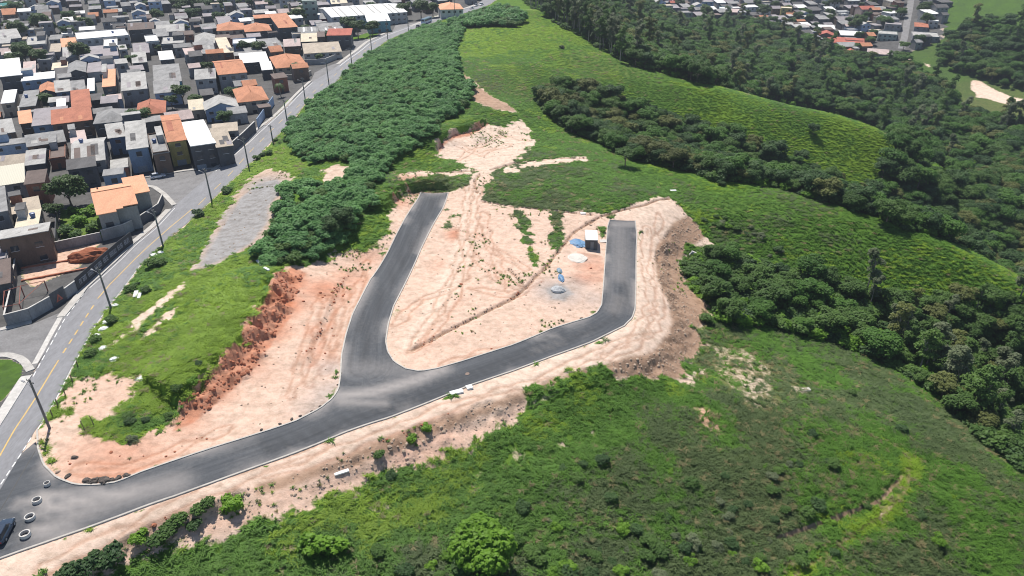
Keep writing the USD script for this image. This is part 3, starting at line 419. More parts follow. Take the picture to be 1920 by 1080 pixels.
v, f, nr = drape(pNEW, 1.25, 0.0)
pv = v[:, :2]; du = np.zeros(len(v)); dk = np.zeros(len(v))
for L, wd, k in (([(640,742),(700,735),(780,712),(830,690)], 1.6, .75), ([(640,755),(720,755)], 1.2, .5), ([(80,1000),(150,960),(230,930),(330,905)], 2.4, .5), ([(85,955),(160,935),(260,920)], 1.3, .75), ([(72,928),(110,924),(180,918)], .8, .7), ([(30,945),(85,940)], .8, .75), ([(70,990),(110,1000)], 1.0, .7), ([(60,960),(110,955),(150,945)], .9, .6), ([(90,1012),(130,1000)], .9, .6), ([(650,690),(730,690),(780,700)], 3, .25), ([(1160,430),(1165,470),(1160,520)], 3.0, .32), ([(1150,420),(1190,420)], 1.2, .6), ([(1160,560),(1150,580)], 2, .3), ([(1000,635),(1040,628)], 1.0, .35), ([(800,362),(830,362)], 1.2, .5), ([(1000,660),(1060,640)], .7, .2)):
    d, _, _ = seg_dist(v[:, 0], v[:, 1], spot0(L)); du = np.maximum(du, k * np.exp(-(d / wd) ** 2))
for L, wd, k in (([(818,375),(780,450),(720,550),(690,620),(685,680)], .8, .5), ([(804,375),(765,450),(705,550),(672,620)], .7, .3), ([(500,845),(640,800),(760,760),(900,700),(1060,640),(1150,600),(1160,560)], .9, .5), ([(490,835),(640,785),(760,740),(900,690),(1060,625)], .7, .35), ([(1150,600),(1170,560),(1168,480)], .8, .3)):
    d, _, _ = seg_dist(v[:, 0], v[:, 1], spot0(L)); dk = np.maximum(dk, k * np.exp(-(d / wd) ** 2))
esd = sd_poly(v[:, 0], v[:, 1], NEW, 6.0); pn = vnoise(np.column_stack([v[:, :2] * .22, 0 * esd]), 51); du = np.maximum(du, .62 * np.exp(-np.maximum(esd, 0) / 1.0) * sstep(.45, .8, pn)); 
cl_ = np.full(len(v), 9e9); bd_ = np.full(len(v), 9e9)
for L in ([(815,361),(800,400),(770,470),(735,530),(705,580),(688,635),(684,690)], [(-40,1000),(60,965),(200,940),(330,898),(480,845),(640,780),(760,740),(880,700),(960,672),(1040,642),(1120,612),(1155,590),(1163,560),(1164,500),(1167,412)]):
    d, sg, _ = seg_dist(v[:, 0], v[:, 1], spot0(L)); cl_ = np.where(d < bd_, d * np.where(sg == 0, 1, sg) / 20 + .5, cl_); bd_ = np.minimum(bd_, d)
NEWR = thing('development_road', None, None, kind='structure')
mesh('asphalt', v, f, ASPH_NEW, P(NEWR), normals=nr, colors={'dust': np.stack([du, dk, cl_], -1)})
MAINR = thing('main_road', None, None, kind='structure'); SIDER = thing('side_street', None, None, kind='structure')
v, f, nr = drape(pMAIN, 3.0, 0.0); mesh('asphalt', v, f, ASPH_OLD, P(MAINR), normals=nr)
for p in pSIDE:
    v, f, nr = drape(p, 3.0, -.004); mesh('asphalt', v, f, ASPH_SIDE, P(SIDER), normals=nr)
def mark(name, px, w, matr, parent, off=.012): ribbon(spot0(px), -w / 2, w / 2, None, off, 1.5).build(name, matr, parent)
mark('centre_line', [(-40,925),(27,806),(67,746),(110,675)], .22, YELL, MAINR); mark('centre_line', [(183,560),(207,532),(262,477),(320,425),(360,392)], .22, YELL, MAINR)
dash = [(115,668),(178,568)]
def dashes(px, n, frac, w, matr, name):
    L = LineString(spot0(px)); 
    for i in range(n):
        a, b = L.length * i / n, L.length * (i + frac) / n
        seg = np.array([L.interpolate(t).coords[0] for t in np.linspace(a, b, 4)]); ribbon(seg, -w / 2, w / 2, None, .012, 2).build(name, matr, MAINR)
dashes([(118,662),(150,612),(180,566)], 6, .55, .26, YELL, 'centre_dash'); dashes([(372,384),(420,338),(475,278),(540,215),(600,162),(650,120),(710,76)], 22, .45, .2, YELL, 'centre_dash')
dashes([(62,706),(90,655),(120,600),(150,560),(160,546)], 12, .6, .16, WHITE, 'lane_dash'); dashes([(-10,925),(20,880),(40,850),(62,815)], 7, .6, .18, WHITE, 'lane_dash')
mark('edge_line', [(-50,875),(0,798),(47,723),(60,702)], .15, WHITE, MAINR); mark('edge_line', [(69,808),(105,749),(140,680),(174,618)], .16, WHITE, MAINR); mark('edge_line', [(174,618),(208,569),(226,547),(263,497)], .14, WHITE, MAINR)
mark('edge_line', [(168,540),(228,486),(255,459),(295,426),(328,390)], .14, WHITE, MAINR); mark('edge_line', [(404,321),(438,292),(465,269),(512,226),(541,199),(586,155)], .2, WHITE, MAINR); mark('edge_line', [(637,124),(667,102),(692,82),(726,66),(765,52),(815,34)], .3, WHITE, MAINR)
mark('stop_band', [(117,588),(92,632),(65,682)], .95, CONC, SIDER, .010); mark('road_joint', [(66,846),(40,890),(0,958),(-40,1020)], .14, mat('tar_seam', {'p': ('principled_bsdf', {'base_color': (.02, .02, .02), 'roughness': .6})}, [], 'p.BSDF'), NEWR, .006)
def kerb(px, w=.28, gutter=True, name='kerb', out=1):
    L = spot0(px); o = tag(ribbon(L, 0 if out > 0 else -w, w if out > 0 else 0, -.1, .13).build(name, KERB), kind='structure')
kerb([(68,806),(70,842),(80,872),(105,897),(140,910),(175,911),(220,905),(262,887),(325,865),(400,840),(480,815),(555,790),(600,767),(625,747),(636,730),(640,702),(642,665),(650,627),(662,590),(677,560),(695,525),(730,470),(755,420),(775,387),(790,361)], .26)
kerb([(840,361),(830,390),(812,420),(787,470),(767,515),(752,545),(737,574),(727,607),(722,640),(726,660),(738,679),(760,692),(787,697),(822,691),(870,677),(960,648),(1035,617),(1104,596),(1120,587),(1129,572),(1132,540),(1136,480),(1140,425),(1144,412)], .24)
kerb([(1190,414),(1193,440),(1191,537),(1190,577),(1184,596),(1169,611),(1110,640),(1035,667),(960,695),(880,722),(730,782),(645,810),(555,847),(480,874),(325,930),(200,975),(82,1017),(0,1046),(-80,1078)], .24)
SW = [([(-60,900),(0,800),(47,725),(60,704)], 1.8), ([(122,594),(150,560),(165,539),(225,484),(252,457),(292,424),(322,392)], 1.6), ([(404,319),(435,291),(462,268),(480,246),(510,224),(540,196),(586,151)], 1.5), ([(637,120),(665,99),(690,79),(725,62)], 2.0), ([(766,49),(815,31),(892,7)], 2.5), ([(60,606),(20,616),(-30,628)], 1.2), ([(66,692),(55,676),(45,668),(20,661),(-40,664)], 1.4), ([(272,333),(310,327),(345,321),(372,318),(402,317)], 1.2), ([(255,348),(285,352),(303,365),(322,386)], 1.3)]
for L, w in SW:
    L = spot0(L); c = LineString(L); s = 1
    if len(L) and pMAIN.union(unary_union(pSIDE)).contains(Point(*offset_pts(resample(L, 2), .5)[1])): s = -1
    tag(ribbon(L, *((.02, w) if s > 0 else (-w, -.02)), -.1, .12).build('pavement', PAVE if w != 1.8 else CONC), kind='structure')

# ------------------------------------------------------------------ what can be seen from the drone's side of the hills (to spend the trees where the photograph shows them)
def project(p):
    p = np.asarray(p, float).reshape(-1, 3); zd = p[:, 1] * CS + (EYE - p[:, 2]) * SN
    return np.stack([960 + FPX * p[:, 0] / zd, 540 + FPX * (-(p[:, 2] - EYE) * CS - p[:, 1] * SN) / zd, zd], -1)
def visible(p, margin=80):
    p = np.asarray(p, float).reshape(-1, 3); s = project(p)
    ok = (s[:, 0] > -margin) & (s[:, 0] < 1920 + margin) & (s[:, 1] > -margin) & (s[:, 1] < 1080 + margin)
    for t in np.linspace(.25, .985, 60):
        q = np.array([0, 0, EYE]) * (1 - t) + p * t; ok &= q[:, 2] > hgt(q[:, 0], q[:, 1]) - .4
    return ok
def inside(pts, L): return sd_poly(pts[:, 0], pts[:, 1], L, 4.0) > 0
def scatter(L, gap, rng, jitter=.75):
    L = np.asarray(L); x0, y0 = L.min(0); x1, y1 = L.max(0)
    g = np.stack(np.meshgrid(np.arange(x0, x1, gap), np.arange(y0, y1, gap * .87), indexing='ij'), -1); g[:, ::2, 0] += gap / 2
    g = g.reshape(-1, 2) + rng.uniform(-.5, .5, (g.shape[0] * g.shape[1], 2)) * gap * jitter
    return g[inside(g, L)]

# ------------------------------------------------------------------ plants: each kind a trunk, limbs and a crown of leaf clumps
BARK = stained('bark', (.16, .12, .09), .95, .4, 1.5); PALE_BARK = stained('pale_bark', (.30, .26, .21), .9, .4, 1.5)
LEAF = {'mid': leafy('leaf_mid', (.040, .105, .018), (.115, .230, .038), .36), 'forest': leafy('leaf_forest', (.038, .086, .020), (.120, .210, .044), .36), 'dark': leafy('leaf_dark', (.026, .064, .022), (.086, .156, .046), .36), 'olive': leafy('leaf_olive', (.075, .092, .028), (.190, .215, .060), .34),
        'thicket': leafy('leaf_thicket', (.056, .155, .050), (.185, .360, .110), .34), 'bright': leafy('leaf_bright', (.065, .150, .016), (.20, .36, .036), .38), 'grey': leafy('leaf_grey', (.080, .105, .056), (.18, .215, .110), .34), 'town': leafy('leaf_town', (.030, .062, .018), (.095, .155, .036)), 'palm': leafy('leaf_palm', (.04, .075, .022), (.10, .15, .05))}
def cards(m, centres, normals, size, rng, aspect=1.35, curl=.25):
    """leaf clumps: small bent kites"""
    n = len(centres); nn = normals + rng.normal(0, .38, (n, 3)); nn /= np.linalg.norm(nn, axis=1, keepdims=True) + 1e-9
    a = np.cross(nn, rng.normal(0, 1, (n, 3))); a /= np.linalg.norm(a, axis=1, keepdims=True) + 1e-9; b = np.cross(nn, a)
    s = size * rng.uniform(.6, 1.25, (n, 1)); A, B = a * s * aspect * .5, b * s * .5; D = nn * s * curl
    v = np.stack([centres - A - D, centres - B * 1.0, centres + A - D, centres + B * 1.0], 1).reshape(-1, 3); k = np.arange(n) * 4
    m.v.append(v); m.f.append(np.vstack([np.stack([k, k + 1, k + 3], 1), np.stack([k + 1, k + 2, k + 3], 1)]) + m.n); m.n += len(v)
def crown(rng, lobes, n, size, shell=.55):
    """lobes: (x, y, z, rx, ry, rz); leaf clumps spread through the lobes' outer parts, with gaps"""
    m = MB(); L = np.array(lobes, float); wts = np.prod(L[:, 3:], axis=1) ** .66; wts /= wts.sum()
    which = rng.choice(len(L), n, p=wts); d = rng.normal(0, 1, (n, 3)); d /= np.linalg.norm(d, axis=1, keepdims=True); d[:, 2] = np.where(d[:, 2] < -.35, -d[:, 2], d[:, 2])
    r = rng.uniform(shell ** 3, 1.0, n) ** (1 / 3); lump = 1 + .28 * (fbm(d * 2.3 + which[:, None] * 7.1, 2, 3) - .5) * 2
    c = L[which, :3] + d * L[which, 3:] * (r * lump)[:, None]
    keep = vnoise(c * (1.6 / max(1.0, L[:, 3].max() * .5)), 11) > .24
    cards(m, c[keep], d[keep] * np.array([.7, .7, .8]) + np.array([0, 0, .75]), size, rng)
    return m
def trunk(rng, h, r, limbs, spread, lean=.0):
    m = MB(); top = np.array([lean * h, lean * h * .4, h]); pts = [np.array([0, 0, -.4]), np.array([lean * h * .3, 0, h * .45]), top]
    m.tube(pts, [r * 1.25, r * .85, r * .5], 7)
    for k in range(limbs):
        a = 2 * np.pi * (k + rng.uniform(-.3, .3)) / max(limbs, 1); b = pts[1] * .3 + pts[2] * .7 * rng.uniform(.7, 1.0); e = b + np.array([math.cos(a) * spread, math.sin(a) * spread, h * rng.uniform(.25, .5)])
        m.tube([b, (b + e) / 2 + [0, 0, .12 * h], e], [r * .45, r * .3, r * .12], 5)
    return m
def rlobes(rng, n, R, zc, rz, rl, flat=1.0):
    out = [(0, 0, zc, R * .62, R * .62, rz * .9)]
    for k in range(n):
        a = 2 * np.pi * (k + rng.uniform(-.35, .35)) / n; q = R * rng.uniform(.42, .68); s = rl * rng.uniform(.75, 1.2)
        out.append((math.cos(a) * q, math.sin(a) * q, zc + rz * rng.uniform(-.45, .55), s, s, s * .8 * flat))
    return out
KIND = {}
def plant_kind(key, parts):
    c = kind_class(key); KIND[key] = c
    for nm, m, mt in parts: m.build(nm, mt, P(c))
rg = np.random.default_rng(11)
for i, lf in enumerate(('forest', 'dark', 'olive', 'mid')):
    plant_kind(f'broad{i}', [('trunk', trunk(rg, 3.2, .22, 5, 1.9), BARK), ('crown', crown(rg, rlobes(rg, 9, 4.5, 4.7, 2.7, 1.9, .9), 2600, .52), LEAF[lf])])
for i, lf in enumerate(('grey', 'forest', 'olive')):
    plant_kind(f'tall{i}', [('trunk', trunk(rg, 11.5, .22, 6, 1.7, .03), PALE_BARK), ('crown', crown(rg, [(rg.uniform(-1.4, 1.4), rg.uniform(-1.4, 1.4), z, rg.uniform(1.1, 2.1), rg.uniform(1.1, 2.1), rg.uniform(.9, 1.6)) for z in (6.5, 8.0, 9.2, 10.5, 11.6, 12.8, 14.0, 15.0)], 1300, .55, .3), LEAF[lf])])
for i, lf in enumerate(('thicket', 'thicket', 'thicket')):
    plant_kind(f'thicket{i}', [('stem', trunk(rg, .9, .07, 4, .8), BARK), ('foliage', crown(rg, rlobes(rg, 8, 1.9, 1.15, 1.0, .9, .8), 1300, .34), LEAF[lf])])
for i, lf in enumerate(('dark', 'forest', 'bright', 'grey')):
    plant_kind(f'shrub{i}', [('stem', trunk(rg, .5, .05, 4, .5), BARK), ('foliage', crown(rg, rlobes(rg, 6, 1.25, .7, .85, .75), 460, .34), LEAF[lf])])
plant_kind('flat0', [('trunk', trunk(rg, 3.6, .2, 6, 2.4, .05), BARK), ('crown', crown(rg, [(x, y, z, 1.7, 1.7, .75) for x, y, z in ((0, 0, 5.4), (2.3, .4, 4.9), (-2.2, .6, 4.8), (.8, 2.1, 5.0), (-.6, -2.2, 4.7), (1.7, -1.7, 5.2), (-1.8, -1.2, 5.3))], 900, .5, .2), LEAF['forest'])])
plant_kind('bright0', [('trunk', trunk(rg, 3.2, .24, 6, 2.0), BARK), ('crown', crown(rg, rlobes(rg, 10, 4.0, 4.3, 2.9, 1.7), 5200, .46), LEAF['bright'])])
plant_kind('town0', [('trunk', trunk(rg, 3.6, .28, 6, 2.2), BARK), ('crown', crown(rg, rlobes(rg, 10, 5.4, 6.3, 3.4, 2.3), 3600, .62), LEAF['town'])])
plant_kind('town1', [('trunk', trunk(rg, 2.4, .16, 5, 1.2), BARK), ('crown', crown(rg, rlobes(rg, 7, 2.5, 3.7, 1.7, 1.2), 1300, .45), LEAF['town'])])
def palm_mesh():
    r = np.random.default_rng(3); m = MB()
    for k in range(15):
        a = k * 2.4; dr = np.array([math.cos(a), math.sin(a), 0]); e = r.uniform(.1, .9); L = 2.7; sd = np.array([-dr[1], dr[0], 0]); prev = None
        for t in np.linspace(0, 1, 6):
            c = np.array([0, 0, 5.6]) + dr * L * t + np.array([0, 0, L * (e * t - 1.15 * t * t)]); w = .42 * math.sin(math.pi * min(t + .12, 1)) + .03
            cur = (c - sd * w - [0, 0, w * .4], c, c + sd * w - [0, 0, w * .4])
            if prev is not None: m.add(np.array([*prev, *cur]), [[0, 1, 4, 3], [1, 2, 5, 4]])
            prev = cur
    return m
plant_kind('palm0', [('trunk', MB().tube([(0, 0, -.3), (.1, 0, 2.8), (.05, .1, 5.6)], [.2, .15, .13], 7), PALE_BARK), ('fronds', palm_mesh(), LEAF['palm'])])

def grove(pts, kinds, probs, name, label, cat, group, scale, rng, most, stuff_name, stuff_label=None, zoff=0.0, top=6.0, floor=None):
    """the plants that show largest become things of their own (at most 'most'), the others one scattered object"""
    pts = np.asarray(pts); z = hgt(pts[:, 0], pts[:, 1]); p3 = np.column_stack([pts, z]); s = rng.uniform(*scale, len(pts)); k = rng.choice(len(kinds), len(pts), p=probs); rot = rng.uniform(0, 2 * np.pi, len(pts))
    vis = visible(p3 + np.array([0, 0, 1.0]) * (top * s)[:, None], 30); pr = project(p3); order = np.lexsort((pr[:, 2], ~vis)); n_ind = min(most, int(vis.sum())); ind = order[:n_ind]; rest = order[n_ind:]
    for i in ind: copy_of(KIND[kinds[k[i]]], name, label, cat, p3[i] + [0, 0, zoff], rot[i], float(s[i]), group)
    rest = rest[pr[rest, 1] > -260]
    if len(rest): instancer(stuff_name, stuff_label, p3[rest] + [0, 0, zoff], rot[rest], s[rest], k[rest], [KIND[x] for x in kinds])
    return len(ind), len(rest)
def instancer(name, label, pos, rot, scl, idx, protos, cat=None, tilt=None):
    pi = UsdGeom.PointInstancer.Define(stage, numbered(f'/World/{name}')); paths = []
    for i, c in enumerate(protos):
        pp = pi.GetPath().AppendChild(f'kind_{i}')
        if isinstance(c, tuple): mesh(f'kind_{i}', c[0], c[1], c[2], str(pi.GetPath()))
        else: UsdGeom.Xform.Define(stage, pp).GetPrim().GetReferences().AddInternalReference(c.GetPath())
        paths.append(pp)
    pi.CreatePrototypesRel().SetTargets(paths); pi.CreateProtoIndicesAttr(Vt.IntArray.FromNumpy(np.asarray(idx, np.int32)))
    pi.CreatePositionsAttr(Vt.Vec3fArray.FromNumpy(np.ascontiguousarray(np.asarray(pos, np.float32))))
    h = np.asarray(rot) / 2; o = np.zeros((len(h), 4), np.float32); o[:, 0] = np.cos(h); o[:, 3] = np.sin(h)
    pi.CreateOrientationsAttr(Vt.QuathArray([Gf.Quath(float(a[0]), 0, 0, float(a[3])) for a in o]))
    sc = np.asarray(scl, np.float32); sc = np.repeat(sc[:, None], 3, 1) if sc.ndim == 1 else sc
    pi.CreateScalesAttr(Vt.Vec3fArray.FromNumpy(np.ascontiguousarray(sc)))
    tag(pi, label, cat, None, 'stuff'); return pi

# the thicket on the hill between the road and the ridge
TH = [(545,268),(540,238),(560,215),(590,192),(632,165),(662,135),(702,104),(735,86),(770,64),(830,46),(868,55),(858,82),(850,105),(862,135),(880,160),(884,188),(866,208),(835,226),(815,250),(790,272),(745,292),(720,318),(705,345),(700,375),(668,400),(662,432),(640,462),(600,478),(555,492),(505,500),(484,486),(505,450),(520,405),(530,362),(550,346),(600,349),(640,349),(672,330),(668,308),(630,302),(590,306),(560,296)]
pt = scatter(W2(TH), 2.3, rg); lone = vnoise(np.column_stack([pt * .09, 0 * pt[:, 0]]), 61) > .12; pt = pt[lone]
grove(pt, ['thicket0', 'thicket1', 'thicket2', 'shrub1'], [.34, .3, .2, .16], 'thicket_shrub', 'blue green leafy shrub in the dense thicket between the main road and the ridge', 'shrub', 'shrubs of the dense thicket on the hill', (.45, 1.6), rg, 300, 'thicket', 'dense blue green thicket of shrubs on the hill beside the main road', -.15, 2.0)
TK2 = [(850,55),(868,40),(890,30),(930,22),(965,25),(978,40),(975,52),(930,50),(880,52)]
pt = scatter(W2(TK2), 3.2, rg); grove(pt, ['shrub1', 'thicket1', 'shrub0'], [.4, .3, .3], 'ridge_shrub', 'dark green shrub in the clump on the far end of the grassy ridge', 'shrub', 'shrubs at the far end of the ridge', (1.4, 2.4), rg, 120, 'ridge_thicket', 'far shrubs', 0, 2.0)

# the forest in the valley and the bush in the two gullies
def sp(px, py, z): return tuple(at_z(px, py, z))
GUL1 = np.vstack([W2([(1010,186),(1035,165),(1085,160),(1130,182),(1200,200),(1260,226),(1330,246),(1420,272),(1480,296),(1560,335),(1630,366)]), [(190, 262), (230, 235), (180, 196), (150, 188)], W2([(1690,432),(1560,382),(1440,350),(1340,338),(1280,318),(1180,300),(1120,268),(1066,246),(1020,212)])])
GUL2 = np.vstack([W2([(1285,490),(1318,478),(1345,480),(1420,492),(1500,520),(1600,545),(1700,568),(1790,562)]), [(150, 165), (190, 150), (170, 95), (120, 78)], W2([(1895,872),(1830,815),(1745,732),(1650,676),(1560,640),(1440,612),(1345,604),(1325,570),(1300,540)])])
FOR = np.vstack([W2([(985,6),(1030,40),(1105,80),(1165,118),(1235,136),(1330,160),(1440,186),(1560,214),(1650,240),(1660,300),(1650,345)]), [(200, 250), (215, 205), (165, 150), (160, 60), (330, 60), (560, 300)], W2([(1990,236),(1900,224),(1830,216),(1780,180),(1735,140),(1690,118),(1620,122),(1540,100),(1480,68),(1420,50),(1300,40),(1236,30),(1222,-10),(1100,-30)]), [(40, 760), (5, 640)]])
FOR2 = np.vstack([W2([(1750,125),(1757,98),(1785,66),(1810,46),(1850,34),(1920,62),(1960,80),(1960,168),(1900,170),(1835,146),(1800,138)])])
FORA = np.vstack([W2([(1440,186),(1560,214),(1650,240)]), [(200, 300)], W2([(1700,245),(1560,200)])])
HILLTOP = W2([(1860,0),(1900,-10),(1980,-10),(1980,20),(1915,20)])
f1 = scatter(FOR, 5.6, rg); bare = W2([(1700,320),(1760,290),(1850,280),(1870,330),(1840,350),(1740,345)]); keep = ~inside(f1, bare) | (rg.uniform(0, 1, len(f1)) < .3)
keep &= SOILF(f1) < .55; keep &= vnoise(np.column_stack([f1 * .045, 0 * f1[:, 0]]), 21) > .24
f1 = f1[keep]
trees = np.vstack([f1, scatter(FOR2, 7.0, rg)])
near_edge = seg_dist(trees[:, 0], trees[:, 1], W2([(985,6),(1105,80),(1235,136),(1330,160)]))[0]
g1 = scatter(GUL1, 4.4, rg); g2 = scatter(GUL2, 4.2, rg)
px2 = project(np.column_stack([g2, hgt(*g2.T)]))
tallside = px2[:, 0] > 1640 + 60 * rg.uniform(-1, 1, len(g2))
def fkinds(n): return ['broad0', 'broad1', 'broad2', 'broad3', 'tall0', 'tall1', 'tall2']
pf = [.29, .27, .09, .29, .02, .02, .02]
G = []
euc = (near_edge < 26) & (trees[:, 0] < 52) & (rg.uniform(0, 1, len(trees)) < .7)
G.append(grove(trees[euc], ['tall0', 'tall1', 'tall2'], [.3, .5, .2], 'eucalyptus', 'tall slim tree in the stand along the far edge of the grassy ridge', 'tree', 'slim trees along the far edge of the ridge', (.75, 1.1), rg, 120, 'far_stand', None, 0, 10.0))
G.append(grove(np.vstack([trees[~euc]]), fkinds(0), pf, 'forest_tree', 'tree standing in the close dark forest that fills the valley right of the ridge', 'tree', 'trees of the valley forest', (.62, 1.35), rg, 300, 'forest', 'far part of the dark forest in the valley', 0, 8.0))
G.append(grove(np.vstack([g2[tallside]]), ['tall0', 'tall1', 'tall2', 'broad0', 'broad2'], [.14, .2, .08, .46, .12], 'gully_tree', 'thin tree with loose foliage in the wooded gully at the right edge', 'tree', 'thin trees in the gully at the right edge', (.5, .88), rg, 150, 'gully_wood', 'hidden part of the wooded gully', 0, 8.0))
G.append(grove(np.vstack([g1]), ['broad0', 'broad1', 'broad3', 'broad2'], [.3, .3, .2, .2], 'hollow_tree', 'low round dark green tree in the hollow between the two grassy hills', 'tree', 'trees in the hollow between the hills', (.5, 1.05), rg, 160, 'hollow_wood', 'hidden part of the wooded hollow', -.5, 6.0))
G.append(grove(g2[~tallside], ['shrub2', 'shrub1', 'broad3', 'broad0'], [.2, .4, .22, .18], 'gully_shrub', 'dark leafy bush in the gully below the brown fill slope', 'bush', 'bushes in the gully below the fill slope', (.5, 1.0), rg, 260, 'gully_bush', 'hidden part of the gully bushes', -.2, 3.0))
# undergrowth that closes the wood's floor
uf = np.vstack([scatter(FOR, 5.2, rg), scatter(GUL1, 2.6, rg), scatter(GUL2, 2.1, rg), scatter(FOR2, 6.0, rg)]); uf = uf[(SOILF(uf) < .55)]
uz = hgt(*uf.T); us = project(np.column_stack([uf, uz])); kk = (us[:, 1] > -200) & (us[:, 0] > 700) & (us[:, 0] < 2150); uf, uz = uf[kk], uz[kk]
instancer('undergrowth', 'dark green undergrowth covering the floor of the forest and gullies', np.column_stack([uf, uz - .2]), rg.uniform(0, 6.28, len(uf)), rg.uniform(.9, 1.9, len(uf)), rg.choice(3, len(uf), p=[.5, .28, .22]), [KIND['shrub1'], KIND['shrub2'], KIND['shrub0']])
print('groves', G, len(uf))

